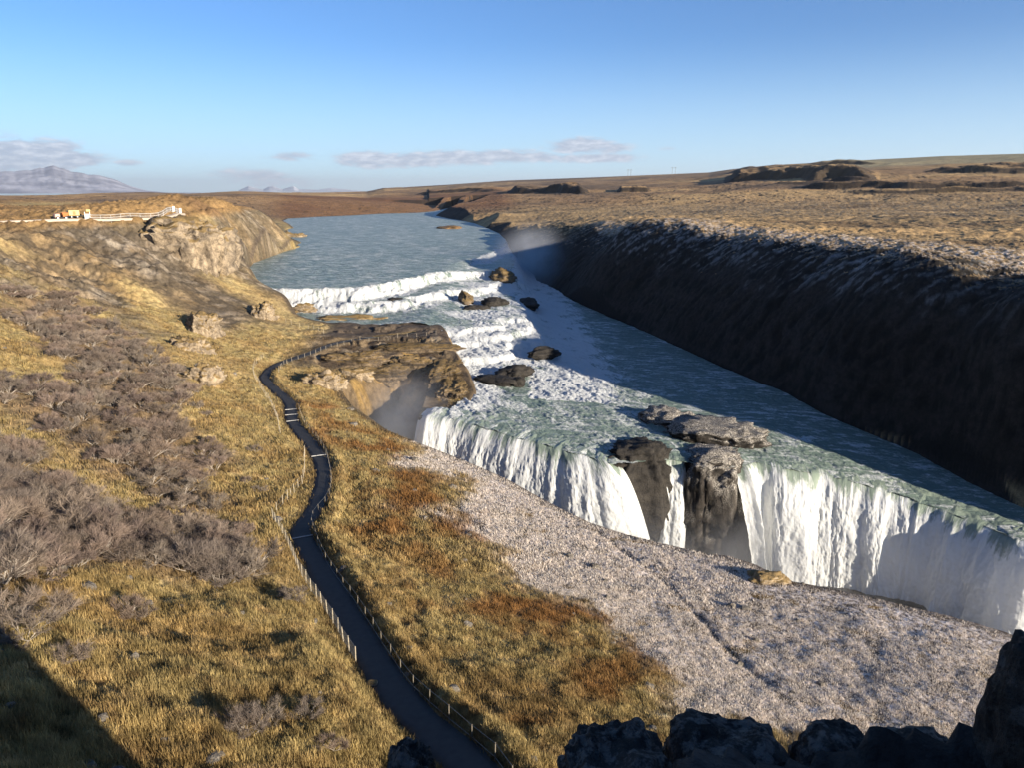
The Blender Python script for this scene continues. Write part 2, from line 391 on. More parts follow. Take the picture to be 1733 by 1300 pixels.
# ------------------------------------------------------------------ the lie of the land
PATH_PX = [(880, 1390, -23.6), (800, 1300, -25), (692, 1200, -26.2), (622, 1100, -27.6), (563, 1000, -29.2), (514, 915, -31), (512, 892, -31.3), (535, 860, -32), (548, 800, -33), (532, 760, -33.6), (496, 715, -34.4),
           (488, 680, -35), (450, 645, -35.8), (452, 630, -36), (472, 616, -36.3), (520, 599, -36.6), (570, 580, -36.8), (640, 569, -37), (700, 562, -37.1)]
PATH = smooth_line([at_z(u, v, z) for u, v, z in PATH_PX], .5)
NPW = .98                                                              # half width of the path
EDGE_PX = [(655, 730, -38.5), (700, 747, -38.3), (760, 770, -38), (800, 786, -37.8), (860, 812, -37.5), (900, 835, -37.3), (950, 862, -37.1), (1000, 886, -36.9), (1060, 905, -36.8), (1130, 921, -36.6), (1200, 938, -36.5), (1230, 937, -36.4), (1280, 955, -36.3), (1330, 984, -36.1), (1400, 997, -36), (1480, 1012, -35.8), (1540, 1028, -35.6), (1600, 1040, -35.4), (1680, 1062, -35.2), (1733, 1077, -35)]
EDGE = [at_z(u, v, z) for u, v, z in EDGE_PX]
LIP = [at_mid(u, v) for u, v in ((706, 697), (735, 702), (770, 707), (810, 717), (850, 726), (900, 742), (950, 757), (1000, 767), (1040, 777), (1100, 770), (1165, 775), (1235, 785), (1280, 775), (1330, 787), (1380, 795), (1430, 806), (1480, 820), (1530, 836), (1590, 857), (1640, 876), (1700, 899), (1740, 916))]
LIP = LIP+[(LIP[-1][0]+10, LIP[-1][1]-1.5, -52), (LIP[-1][0]+22, LIP[-1][1]-1, -52)]
LIP = smooth_line(LIP, 1.0)
_s = np.arange(len(LIP))*1.0; LIP[:, 1] += (1.5*fbm(_s*.055, _s*0, 3, 17)+.7*fbm(_s*.21, _s*0, 3, 18))*S(_s/6)*S((_s[-1]-_s)/6)
LIP = [tuple(p) for p in LIP]
FOOT_E = [at_mid(u, v) for u, v in ((1733, 862), (1690, 838), (1640, 812), (1560, 768), (1480, 737), (1400, 703), (1330, 664), (1260, 637), (1160, 592), (1060, 547), (960, 502), (910, 474))]
BANK_E = [at_z(u, v, -30) for u, v in ((872, 418), (858, 405), (846, 394), (830, 387), (805, 377), (780, 372), (760, 369), (738, 364))]
FAR_E = [at_z(748, 360.5, -30), at_z(775, 357, -30)]
FAR_W = [at_z(752, 353.5, -30), at_z(735, 356.5, -30), at_z(710, 359, -30)]
BANK_W = [at_z(u, v, -30) for u, v in ((640, 361), (590, 364), (540, 366), (486, 369), (478, 373), (489, 379), (496, 385), (484, 392), (478, 398), (495, 404), (508, 410), (506, 417), (480, 425), (455, 433), (425, 445), (408, 459), (430, 470), (455, 484))]
SHORE = [(-70, 226, -31), (-64, 215, -36), (-50, 205, -36.2), (-38, 204, -36.2), (-28, 208, -36.3), (-20, 202, -36.7), (-17.5, 192, -36.9), (-14.5, 176, -38), (-10.5, 163, -40), (-8.5, 152, -41.7), (-9.5, 145, -42.2), (-13, 141.5, -42.5)]
INLET = [(-15, 148, -43.5), (-18.5, 158, -42), (-22.5, 168, -40), (-25, 179, -38.4), (-27, 178, -38.4), (-30, 166, -39), (-34, 153, -39.3), (-34, 141, -39.2), (-29, 128, -39)]
AFTER = [(50, 30, -35), (75, 4, -34), (120, -30, -33), (200, -80, -32), (300, -130, -50), (238, -16, -54), (180, 29, -54), (140, 60, -53), (109, 85, -53), (102, 97, -52), (93, 108, -51)]
RIV = BANK_W+SHORE+INLET+EDGE+AFTER+FOOT_E+[(12, 350, -40), (6, 395, -38.5), (2, 420, -34)]+BANK_E+FAR_E+FAR_W
RIVER = Outline(RIV)
lipx = np.array([p[0] for p in LIP]); lipy = np.array([p[1] for p in LIP])

def line_fn(px, z):                       # a step across the river as y = f(x)
    P = [at_z(u, v, z) for u, v in px]
    X = np.array([p[0] for p in P]); Y = np.array([p[1] for p in P]); o = np.argsort(X); X, Y = X[o], Y[o]
    def f(x):
        y = np.interp(x, X, Y); g = (np.interp(x+2, X, Y)-np.interp(x-2, X, Y))/4
        return y, 1/np.sqrt(1+g*g)
    return f
L0 = line_fn([(740, 447), (790, 438), (825, 428), (858, 416), (885, 413)], -30)
L1 = line_fn([(430, 491), (470, 490), (520, 490), (600, 488), (660, 479), (720, 465), (780, 456), (830, 453), (862, 449), (890, 446)], -30.5)
L2 = line_fn([(440, 506), (520, 506), (600, 507), (660, 505), (700, 500), (750, 489), (800, 480), (840, 474), (870, 468), (890, 465)], -33)
L3 = line_fn([(690, 580), (738, 566), (760, 560), (790, 552), (830, 545), (865, 538), (885, 535), (920, 530)], -37)
def xright(y): return np.interp(y, [150, 218, 260, 330, 400, 430], [3.5, 2.5, 1.0, 0.0, -2.5, -5])
def water_state(x, y):
    """level of the water surface and how broken it is (0 smooth .. 1 white)"""
    n = fbm(x*.09, y*.09, 3, 41)
    sds = []
    for f, wob in ((L0, 3.0), (L1, 2.4), (L2, 4.0), (L3, 4.5)):
        yy, c = f(x); sds.append((yy-y)*c+n*wob+.8*fbm(x*.5, y*.3, 3, 47))
    wr = S((x+38)/22)
    d0 = 1.6*S((x+28)/14); d1 = lerp(3.6, 2.6, wr); d2 = lerp(2.6, 2.2, wr)
    s0 = S(sds[0]/7); s1 = S(sds[1]/5.5); s2 = S(sds[2]/6)
    zu = -30-d0*s0-d1*s1-d2*s2-.6*S(sds[2]/40)
    sa = np.clip(sds[3]/27, 0, 1); k = 3
    sa = (np.floor(sa*k)+S((sa*k-np.floor(sa*k))*2.6))/k*.85+.15*S(sa)
    sa = sa*S((sds[3])/3)
    sb_d = x-xright(y)+n*1.2
    sb = S(sb_d/9)
    s3 = np.maximum(sa, sb); zm = zmid(x, y)
    z = lerp(zu, zm, s3)
    up = (s3 < .999)
    def band(sd, w_, tail):  return np.where(sd > 0, np.where(sd < w_, 1.0, np.exp(-(sd-w_)/tail)), np.exp(sd/1.2))
    fo = np.maximum.reduce([band(sds[0], 7, 6)*d0/1.6*.9, band(sds[1], 6, 6)*(.86+.30*fbm(x*.30, y*.10, 3, 59)), band(sds[2], 6, lerp(5, 9, wr))*(.84+.34*fbm(x*.22, y*.08, 3, 60))])*(1-.6*s3)
    A = S((sds[3]+2)/5)*(1-S((sds[3]-30)/30)); B = S((sb_d+1)/3)*(1-S((sb_d-14)/22))*(y > 150)
    fo = np.maximum(fo, np.maximum(A*(.95+.40*fbm(x*.11+y*.04, y*.05, 4, 58))*(x < 14+.0*y), B*.9))
    fo = np.maximum(fo, S((x+32)/18)*S(sds[1]/3)*(1-S(s3*1.5))*(.80+.40*fbm(x*.12+y*.05, y*.06, 3, 57)))
    base = .30+.16*fbm(x*.02, y*.05, 3, 77)
    mid = S(s3)*(1-S((y-150)/60))
    base = base+mid*(.20*fbm(x*.045+3, y*.045, 3, 91)+.04)
    fo = np.maximum(fo, .95*np.exp(-((x+10)/8.0)**2-((y-141)/7.0)**2)*(y < 160))
    # shallow race just above the lower lip on the left
    base = base+mid*.24*np.exp(-((x-6)/26.0)**2-((y-140)/16.0)**2)
    q = (x*83-y*37)/91
    fo = np.clip(np.maximum(base, fo*(1.0+.22*fbm(x*.15, y*.15, 3, 55))), 0, 1)
    return z, fo

def ring(f, us, Y):  return [tuple(f(u, Y)) for u in us]
def HZ(az):                              # skyline: distance of the ridge and its height
    us = np.array([-2500, -900, -300, 0, 90, 150, 240, 320, 400, 480, 560, 620, 650, 700, 760, 860, 1010, 1200, 1235, 1300, 1400, 1500, 1600, 1733, 2100, 3200, 6000])
    vs = np.array([300, 325, 329, 331, 330, 326.5, 324, 327, 322.5, 325, 324.5, 323, 317, 315, 311.5, 304.5, 299, 291, 286, 279, 273.5, 268, 263, 259, 256, 260, 280])
    x = us-CU; fw = CP*FPX-SP*(vs-CV); dn = SP*FPX+CP*(vs-CV)
    A = np.arctan2(x, fw); T = -dn/np.hypot(x, fw)
    D = np.interp(az, [-.9, -.45, -.2, -.1, .1, .4, .9], [3600, 3600, 4200, 3200, 2900, 2300, 2200])
    return D, D*np.interp(az, A, T)
MESAS = [  # azimuth range in pixels, near edge distance (left, right), height, depth
    (1225, 1490, 1500, 1200, 17, 330), (1340, 1800, 1020, 920, 7, 120), (1420, 1900, 880, 830, 4.5, 100), (858, 1000, 1450, 1250, 12, 200), (1045, 1105, 1300, 1230, 7, 90),
    (1560, 1990, 1420, 1250, 9, 200), (1225, 1500, 2050, 1950, 8, 200), (1300, 1500, 1130, 1060, 6, 60), (700, 860, 1900, 1700, 6, 200)]
def mesa_mask(az, r):
    add = np.zeros_like(r); face = np.zeros_like(r)
    for k, (u0, u1, r0, r1, hg, dp) in enumerate(MESAS):
        a0, a1 = px_az_el(u0, 300)[0], px_az_el(u1, 300)[0]
        t = (az-a0)/(a1-a0)
        px_, py_ = r*np.sin(az), r*np.cos(az); e = r0+(r1-r0)*t+70*fbm(px_*.006+k*9, py_*.006, 4, 300+k)
        wz = S(t/.12)*S((1-t)/.18)
        up = S((r-e)/38)*(1-S((r-e-dp*.4)/dp))
        add += hg*wz*up*(1+.5*fbm(px_*.012, py_*.012, 3, 330+k)); face = np.maximum(face, wz*np.exp(-((r-e-18)/20.0)**2))
    return add, face
def zfar(az, r):
    D, zr = HZ(az)
    z0 = np.interp(az, [-.6, -.3, -.12, 0, .3, .6], [-7, -8, -24, -20, -11, -11])
    t = np.clip((r-650)/(D-650), 0, 1)
    z = lerp(z0, zr, np.where(az > -.11, t**1.25, t*t*(1.9-.9*t)))
    rise = S((r-900)/1500)
    x = r*np.sin(az); y = r*np.cos(az)
    z = z+(fbm(x*.0045, y*.0045, 5, 201)*5.0*np.interp(az, [-.3, 0], [.6, 1]))*rise*(1-S((r-D*.75)/(D*.25)))
    z = z+fbm(x*.012, y*.012, 4, 211)*1.3*S((r-600)/300)*(1-S((r-D*.8)/(D*.2)))
    z = np.where(r > D, zr-(r-D)*.012, z)
    return z+mesa_mask(az, r)[0]

def onp(u, v, z): return at_z(u, v, z)
CW = []                                                                # shape of the western land
CW += [tuple(p) for p in PATH[::14]]
tang = np.gradient(PATH[:, :2], axis=0); tang /= np.linalg.norm(tang, axis=1)[:, None]
for i in range(10, len(PATH)-40, 26):
    nx, ny = tang[i][1], -tang[i][0]                                   # to the right walking away
    p = PATH[i]; CW += [(p[0]+nx*4, p[1]+ny*4, p[2]-.3), (p[0]-nx*4.5, p[1]-ny*4.5, p[2]+1.2)]
CW += [tuple(p) for p in EDGE[::2]]+[tuple(p) for p in SHORE]+[tuple(p) for p in INLET]+[tuple(p) for p in BANK_W[::2]]
CW += [(12, 15, -27), (20, 5, -27.5), (30, -10, -27), (5, 21, -25.6), (40, 10, -33), (24, 24, -31.4), (50, 30, -35), (75, 4, -34), (120, -30, -33), (200, -70, -32), (100, -90, -30)]
CW += [onp(u, v, z) for u, v, z in ((900, 1100, -30.2), (1100, 1100, -32.2), (1300, 1150, -32.4), (1500, 1150, -33.2), (1650, 1180, -32.6), (900, 950, -34), (1050, 1000, -34.2), (750, 900, -33.2), (680, 800, -34.5), (620, 740, -36), (1000, 1200, -28.2), (1200, 1250, -29.8),
                                     (900, 1250, -26.5), (1300, 1060, -34.3), (600, 680, -37.2), (600, 640, -38), (560, 640, -37), (640, 600, -37.6), (700, 590, -37.6))]
CW += [(-20, 190, -36.6), (-18, 178, -37.2), (-13.5, 163, -39.4), (-12, 150, -41.6), (-30, 190, -37), (-42, 195, -37), (-52, 199, -36.2)]
# slope up to the left plateau
CW += [(-133, 195, -8), (-118, 214, -8), (-104, 238, -8), (-128, 170, -7.5), (-122, 140, -6.5), (-112, 108, -5), (-98, 78, -4), (-84, 48, -3), (-68, 22, -2.2), (-46, 0, -2), (-26, -14, -6), (0, 0, -21), (10, -14, -26), (-14, 2, -14.5), (4, 7, -24.5), (9, 4, -26.5), (20, -8, -27), (-6, 9, -19.5), (-150, 160, -7), (-150, 100, -5), (-120, 40, -3), (-90, 0, -2)]
CW += [(-160, 215, -8), (-140, 250, -7.5), (-190, 190, -8), (-112, 262, -7.5), (-120, 300, -6), (-127, 345, -5.6), (-134, 400, -8), (-150, 440, -9), (-165, 520, -9), (-200, 640, -9), (-260, 800, -8), (-200, 300, -6), (-260, 400, -6), (-300, 250, -7), (-400, 300, -6), (-250, 560, -8), (-400, 600, -7), (-400, 900, -8), (-380, 100, -6), (-250, 100, -6), (-150, 300, -6.2), (-165, 340, -6), (-150, 372, -6.4), (-185, 400, -8), (-178, 445, -10), (-200, 500, -11), (-185, 560, -14), (-225, 600, -11), (-245, 700, -11), (-280, 860, -13), (-300, 500, -8), (-350, 700, -8), (-220, 350, -6.5), (-250, 450, -7.5)]
CW += [(-80, 70, -16.5), (-62, 70, -22), (-47, 70, -26.6), (-36, 70, -29.6), (-93, 100, -14.5), (-76, 100, -20), (-60, 102, -25.5), (-44, 102, -30.6), (-104, 132, -14.5), (-86, 132, -21.5), (-68, 132, -27.8), (-55, 132, -32.6), (-112, 165, -16), (-96, 165, -22.5), (-78, 168, -29), (-62, 172, -33.6),
       (-104, 198, -17.5), (-90, 200, -23.5), (-74, 203, -30), (-97, 224, -20.5), (-86, 226, -25.5), (-98, 250, -22), (-110, 275, -18), (-122, 330, -14), (-140, 410, -18), (-128, 455, -24),
       (-62, 42, -12), (-46, 42, -17), (-32, 42, -21.5), (-22, 42, -25.2), (-46, 24, -10), (-34, 26, -13.4), (-22, 27, -18), (-12.5, 28, -22.2), (-30, 10, -8), (-18, 14, -14)]
HW = gridded(tps(CW, .6))
CE = []                                                                # shape of the eastern land
CREST = [at_z(u, v, z) for u, v, z in ((1733, 525, -19.8), (1690, 508, -19.2), (1640, 490, -18.8), (1600, 478, -17.8), (1500, 440, -14.9), (1400, 420, -14.2), (1300, 404, -13.4), (1180, 390, -12.7), (1060, 380, -12.2))]
CREST += [(44, 355, -14), (32, 405, -17.5)]
CE += CREST+[tuple(p) for p in FOOT_E]+[tuple(p) for p in BANK_E]
CE += [at_z(u, v, z) for u, v, z in ((740, 357.5, -25), (770, 358, -23), (800, 364, -22.5), (835, 374, -22), (860, 380, -20))]
for i in range(len(CREST)):
    c = CREST[i]; CE += [(c[0]+7, c[1]+2, c[2]+.55), (c[0]+34, c[1]+6, c[2]+1.2+max(0, -14-c[2])*.75)]
CE += [(106, 120, -17), (115, 95, -15.5), (147, 68, -14.5), (187, 37, -14), (250, -8, -14), (150, 98, -14), (150, 130, -15), (200, 110, -14.5), (260, 80, -14), (230, 160, -13), (160, 200, -13), (140, 280, -12), (110, 380, -13), (80, 480, -16), (40, 500, -19), (300, 250, -12), (240, 400, -12), (200, 600, -15), (60, 640, -20), (0, 760, -21), (100, 860, -18), (300, 800, -12), (420, 500, -11), (440, 200, -12), (-60, 880, -22),
       (8, 440, -28), (14, 430, -22), (-8, 520, -24), (20, 470, -19), (330, 40, -16), (238, -16, -54), (180, 29, -54), (140, 60, -53), (109, 85, -53), (102, 97, -52), (93, 108, -51)]
HE = gridded(tps(CE, .4))
CYS = [-120, -60, 0, 47, 85, 100, 140, 165, 200, 230, 300, 400, 600, 900, 1100]; CXS = [210, 165, 110, 72, 62, 48, 12, 2, -4, -24, -40, -50, -120, -135, -120]
CLIFF = [(-60, -60), (-24, -14), (-6, -1.5), (-1.2, .9), (.6, 1.6), (.9, 2.4), (1.0, 3.8), (2, 4.05), (3.9, 4.0), (5.4, 4.1), (9, 2.2), (14, -4), (34, -22), (60, -60)]
def cliff_top(x, y):
    a = lerp(-1.7, -3.5, S((y-.8)/1.4))
    shade_hill = 5.0*S((x-4.2-.4*y)/4)*S((2.6-y)/3)  # unseen rise added right of the camera to shade the rim boulders
    return a+shade_hill
def shelf(x, y):                                                       # a knoll beyond the frame on the eastern side
    return 15.0*np.exp(-((x-182)/20.0)**2-((y-128)/17.0)**2)
def height(x, y, detail=True, full=False):
    x = np.asarray(x, float); y = np.asarray(y, float)
    r = np.hypot(x, y); az = np.arctan2(x, y)
    near = r < 1500
    H = np.zeros_like(x); dsh = np.full_like(x, 1e6); ins = np.zeros(x.shape, bool); west = np.zeros(x.shape, bool); dpath = np.full_like(x, 1e6); psd = np.zeros_like(x); cl = np.zeros_like(x); gorge = np.zeros(x.shape, bool)
    xn, yn = x[near], y[near]; rn = r[near]
    d, i_ = RIVER(xn, yn)
    wst = xn < np.interp(yn, CYS, CXS)
    land = np.where(wst, HW(xn, yn), HE(xn, yn)+shelf(xn, yn))
    f = S((rn-620)/330)*(yn > 0)
    zf = zfar(az[near], np.maximum(rn, 500)); land = lerp(land, zf, f)
    land = np.where((rn > 420) & (yn > 0), np.minimum(land, -29.6+np.where(wst, .10, .55)*d), land)
    if detail:
        am = np.where(i_, 0, S(d/6))
        steep = np.where(wst, .55, 1.0)
        big = fbm(xn*.03, yn*.03, 4, 11)*1.3*S(d/25)*(rn > 15); flat_ = np.where(xn > np.interp(yn, [25, 130], [2, -33]), .28, .8)*np.where(yn < 135, 1, 1); land = land+big*np.where(wst, np.where(yn < 135, flat_, .8), S((d-34)/30)*.7)
        tf_ = np.where((yn < 135) & wst & (xn > np.interp(yn, [25, 130], [2, -33])), .3, 1.0); land = land+am*tf_*(fbm(xn*.22, yn*.22, 4, 21)*.42)+am*fbm(xn*1.3, yn*1.3, 3, 31)*.13*(rn < 260)*(.25+.75*(tf_ > .5))
        # ribs and gullies down both canyon sides
        u_ = np.where(wst, yn*.10+xn*.03, yn*.12); wl_ = S(d/4)*(1-S((d-22)/12)); land = land+np.where(~wst, wl_*((ridged(yn*.11+xn*.03, xn*.02, 4, 61)-.4)*.6+(ridged(yn*.33, land*.16, 4, 62)-.3)*.55*S((-22-land)/8)+fbm(yn*.9, land*.5, 3, 63)*.3), 0)
        rim = wst & (yn > 90) & (yn < 360) & (xn < -84); land = land+np.where(rim, (ridged(yn*.055+xn*.02, xn*.03, 4, 71)-.3)*1.5*S((-80-xn)/14)*S((land+33)/5)*(1-S((land+9.5)/2.0)), 0)
        land = land+wst*np.exp(-((xn+128)/24.0)**2-((yn-300)/22.0)**2)*(1.8+1.5*ridged(xn*.09, yn*.09, 4, 75))*.35+wst*rim*fbm(xn*.45, yn*.45, 4, 76)*.6*S((-84-xn)/10)
        # layered steps of the rock ledge beside the upper fall
        lm = wst*S((yn-150)/10)*(1-S((yn-212)/6))*S((xn+58)/10)*(1-S((xn+7)/4))
        stp = 1.3; zz = land+fbm(xn*.07, yn*.07, 3, 81)*.8
        land = land+lm*((np.floor(zz/stp)+S((zz/stp-np.floor(zz/stp))*2.2-.4))*stp-zz+.0)
    # the path
    dp = np.full(xn.shape, 99.0); pa = np.zeros(xn.shape); ps = np.zeros(xn.shape); mp = (rn < 240) & (xn > -75) & (xn < 15)
    dp[mp], pa[mp], ps[mp] = seg_dist(xn[mp], yn[mp], PATH[::4], False); zp = np.interp(pa, np.concatenate([[0], np.cumsum(np.linalg.norm(np.diff(PATH[::4, :2], axis=0), axis=1))]), PATH[::4, 2])
    if detail:
        k = 1-S((dp-NPW)/2.2); land = lerp(land, zp, k)
        land = land-.25*(1-S((dp-NPW+.35)/.3))
        land = land+np.where(ps < 0, .42*np.exp(-((dp-2.1)/.6)**2), 0)*(yn < 150)
    # inside the river bed and the gorge
    zw = water_state(xn, yn)[0]
    yl = np.interp(xn, lipx, lipy)
    g = ((xn > lipx[0]) & (yn < yl)) | ((xn <= lipx[0]) & (yn < 170) & (yn > 90)) | (yn < 60)
    sd = np.where(xn > lipx[0], yl-yn, 5)
    bed = np.where(yn < 175, lerp(zw-1.2, np.interp(yn, [136, 150, 164, 178], [-66, -53, -45, -40]), S((sd+.2)/1.0)*g), zw-1.2)
    wc = 1.6+1.3*np.clip(fbm(xn*.2, yn*.2, 3, 91)+.3, 0, 2)*(g)
    wc = wc+7.5*np.exp(-((xn+26)/11.0)**2-((yn-157)/17.0)**2)
    if detail: bed = bed+np.where(g & wst & (yn > 100), (ridged(xn*.16, yn*.16, 4, 97)-.3)*1.6*S(d/2), 0)
    land = np.where(i_, lerp(land, bed, S(d/wc)), land)
    # the cliff the camera stands on
    m = rn < 90
    xm, ym = xn[m], yn[m]; dc, _, _ = seg_dist(xm, ym, CLIFF); ic = in_poly(xm, ym, CLIFF)
    top = cliff_top(xm, ym); ds = np.where(ic, 0, dc)
    hc = top-ds*(7.0+.8*fbm(xm*.3, ym*.3, 3, 95))+(fbm(xm*.5, ym*.5, 4, 96)*.45 if detail else 0)*S((np.hypot(xm, ym)-2)/3)
    lm_ = land[m]; clm = np.clip((hc-lm_)/1.0, 0, 1); land[m] = np.maximum(lm_, hc)
    H[near] = land; H[~near] = zfar(az[~near], r[~near])
    if not full: return H
    dsh[near] = d; ins[near] = i_; west[near] = wst; dpath[near] = dp; psd[near] = ps; gorge[near] = g & i_
    c_ = np.zeros(xn.shape); c_[m] = clm; cl[near] = c_
    return H, dict(d=dsh, ins=ins, west=west, dpath=dpath, side=psd, gorge=gorge, cliff=cl, r=r, az=az)
def on_ground(u, v, r0=12.0, r1=2500.0, detail=True):
    """where the line of sight of that place of the photograph meets the land"""
    x, y, d = ray(u, v); hl = math.hypot(x, y); rr = np.exp(np.linspace(math.log(r0), math.log(r1), 1500))
    X = x/hl*rr; Y = y/hl*rr; Z = d/hl*rr; below = Z < height(X, Y, detail)
    i = int(np.argmax(below)) if below.any() else len(rr)-1
    i = max(i, 1)
    fine = np.linspace(rr[i-1], rr[i], 30); X = x/hl*fine; Y = y/hl*fine; Hh = height(X, Y, detail); Z = d/hl*fine
    j = int(np.argmax(Z < Hh)) if (Z < Hh).any() else 29
    return (float(X[j]), float(Y[j]), float(Hh[j]))
def gh(x, y): return float(height(np.array([x]), np.array([y]))[0])
def poly_on_ground(px, r0=14.0): return [on_ground(u, v, r0, detail=False)[:2] for u, v in px]

TH1 = [(0, 508), (60, 502), (120, 515), (170, 540), (235, 568), (290, 625), (335, 685), (300, 705), (345, 760), (390, 785), (350, 815), (378, 865), (330, 880), (300, 862), (230, 842), (150, 795), (90, 752), (0, 705), (-60, 680), (-60, 640), (60, 648), (135, 650), (110, 618), (60, 560), (0, 530)]
TH2 = [(-60, 750), (0, 765), (60, 775), (120, 830), (190, 870), (250, 910), (290, 960), (260, 990), (180, 985), (110, 985), (60, 1005), (0, 1020), (-60, 1010)]
TH3 = [(300, 880), (340, 900), (390, 930), (440, 978), (430, 1000), (370, 1004), (330, 1000), (312, 950)]
# ------------------------------------------------------------------ ground
azs = np.concatenate([np.linspace(-180, -50, 66, endpoint=False), np.linspace(-50, -43, 40, endpoint=False), np.linspace(-43, 42, int(1260*LOD), endpoint=False), np.linspace(42, 50, 60, endpoint=False), np.linspace(50, 180, 66)])
azs = np.radians(azs)
rs = np.concatenate([np.exp(np.linspace(math.log(1.0), math.log(16), 90, endpoint=False)), np.exp(np.linspace(math.log(16), math.log(45), int(220*LOD), endpoint=False)),
                     np.exp(np.linspace(math.log(45), math.log(420), int(760*LOD), endpoint=False)), np.exp(np.linspace(math.log(420), math.log(3500), int(420*LOD), endpoint=False)), np.exp(np.linspace(math.log(3500), math.log(90000), 60))])
AZ, RR = np.meshgrid(azs, rs); X = (RR*np.sin(AZ)).ravel(); Y = (RR*np.cos(AZ)).ravel()
Z, inf = height(X, Y, True, True)
NA, NR = len(azs), len(rs)
Zg = Z.reshape(NR, NA)
gx = np.gradient(Zg, axis=0)/np.gradient(rs)[:, None]; gy = np.gradient(Zg, axis=1)/(np.gradient(azs)[None]*rs[:, None])
slope = np.hypot(gx, gy).ravel()

def soft(px, feather, nz=1.0, seed=0):
    P = poly_on_ground(px); m = inf['r'] < 900; o = np.zeros(X.shape)
    xx, yy = X[m], Y[m]; d, _, _ = seg_dist(xx, yy, P); i = in_poly(xx, yy, P)
    sd = np.where(i, d, -d)+feather*nz*fbm(xx/feather*.45, yy/feather*.45, 4, seed); o[m] = S(sd/feather*.5+.5); return o
def C(*c): return np.array(c)[None, :]
def blend(col, c, m): return col+(np.asarray(c)-col)*np.asarray(m)[:, None]
r = inf['r']; azv = inf['az']; west = inf['west']
trail = np.full(X.shape, 99.0); mt = (r < 140) & west                 # narrow trodden lines in the frosted terrace
for px in ([(650, 765), (690, 792), (730, 822), (768, 850), (820, 905)], [(1010, 900), (1080, 950), (1135, 992), (1200, 1060), (1250, 1110), (1302, 1150)]):
    trail[mt] = np.minimum(trail[mt], seg_dist(X[mt], Y[mt], smooth_line(poly_on_ground(px), 1.5), False)[0]+.25*fbm(X[mt]*.7, Y[mt]*.7, 3, 430))
Z = Z-.16*np.exp(-(trail/.45)**2); Zg = Z.reshape(NR, NA)
n_b = fbm(X*.02, Y*.02, 4, 401); n_m = fbm(X*.13, Y*.13, 4, 402); n_f = fbm(X*.8, Y*.8, 4, 403)*(r < 400); n_ff = fbm(X*2.6, Y*2.6, 3, 404)*(r < 160)
GOLD, RUST, BROWN, SCREE, DARK, OCHRE = (.325, .245, .106), (.165, .072, .022), (.135, .085, .04), (.215, .172, .128), (.05, .038, .026), (.30, .175, .07)
col = np.tile(C(*GOLD), (len(X), 1))
col = blend(col, (.28, .19, .078), S(n_m*.9+.4)); col = blend(col, (.41, .29, .13), S(n_b*1.2)*.6); col = blend(col, (.16, .10, .045), S(n_f*1.3-.05)*.75); col = blend(col, (.46, .32, .15), S(fbm(X*.5+7, Y*.5, 4, 416)*1.3-.2)*.6)
# western upper slope of scree and crag
m_scree = soft([(0, 382), (150, 376), (300, 372), (345, 440), (420, 520), (460, 545), (380, 560), (300, 520), (200, 470), (230, 560), (150, 520), (60, 500), (0, 500)], 6.0, 1.0, 501)
m_bank = soft([(345, 372), (400, 345), (450, 352), (500, 410), (415, 462), (480, 492), (545, 545), (470, 510), (400, 470), (350, 445)], 5.0, .8, 502)
scol = np.tile(C(*SCREE), (len(X), 1)); scol = blend(scol, (.16, .115, .072), S(n_m*1.2)); scol = blend(scol, (.31, .265, .21), S(fbm(X*.06+Y*.05, Y*.35-X*.3, 4, 405)*1.3-.1)*.7); scol = blend(scol, (.22, .135, .05), S(n_b*1.6-.1)*.6); scol = blend(scol, (.065, .05, .036), S(ridged(X*.16, Y*.16, 4, 417)*1.4-.55)*.8)
col = blend(col, scol, np.maximum(m_scree*.95, m_bank*.85))
# plateau, plain and far land
pl = west*S((Z+10.5)/3)*S((r-140)/60)
col = blend(col, (.27, .165, .07), pl); col = blend(col, (.17, .10, .05), pl*S(fbm(X*.012, Y*.03, 4, 406)*1.4)*.8)
east = (~west)&(r < 1500)
pcol = np.tile(C(.31, .21, .105), (len(X), 1)); band_ = fbm(X*.006, Y*.02, 4, 407)
pcol = blend(pcol, (.42, .27, .125), S(band_*1.5)*.8); pcol = blend(pcol, (.17, .11, .06), S(-band_*1.6-.1)*.8)
st_ = S((fbm(X*.55, Y*.22, 3, 408)-.05)*2.5)*S((r-330)/120)*(1-S((r-900)/300))*S((azv-.05)/.15)
pcol = blend(pcol, (.07, .052, .036), st_*.6); pcol = blend(pcol, (.36, .29, .2), S((fbm(X*.5+9, Y*.2, 3, 409)-.25)*3)*S((r-330)/120)*(1-S((r-900)/300))*S((azv-.05)/.15)*.7)
e_m = east.astype(float); col = blend(col, pcol, e_m)
fr = S((r-700)/250)
fcol = np.tile(C(.30, .185, .09), (len(X), 1)); fb = fbm(X*.003, Y*.003, 5, 410); fcol = blend(fcol, (.48, .31, .14), S(fb*1.8+.05)*.85); fcol = blend(fcol, (.14, .095, .06), S(-fb*1.5)*.85)
fcol = blend(fcol, (.15, .115, .09), S((r-1700)/700)*S((azv+.15)/.1)*.5)
fcol = blend(fcol, (.15, .065, .03), S((.02-azv)/.04)*S((azv+.33)/.05)*(1-S((r-1500)/700))*.75)
fcol = blend(fcol, (.30, .27, .16), S((azv-.33)/.12)*S((r-1650)/300)*.7)
col = blend(col, fcol, fr)
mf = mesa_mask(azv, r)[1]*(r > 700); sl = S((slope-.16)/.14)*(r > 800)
col = blend(col, (.022, .019, .018), np.clip(np.maximum(mf*.9, sl*.9), 0, 1))  # basalt bluff faces, with their shade painted into the dark tone
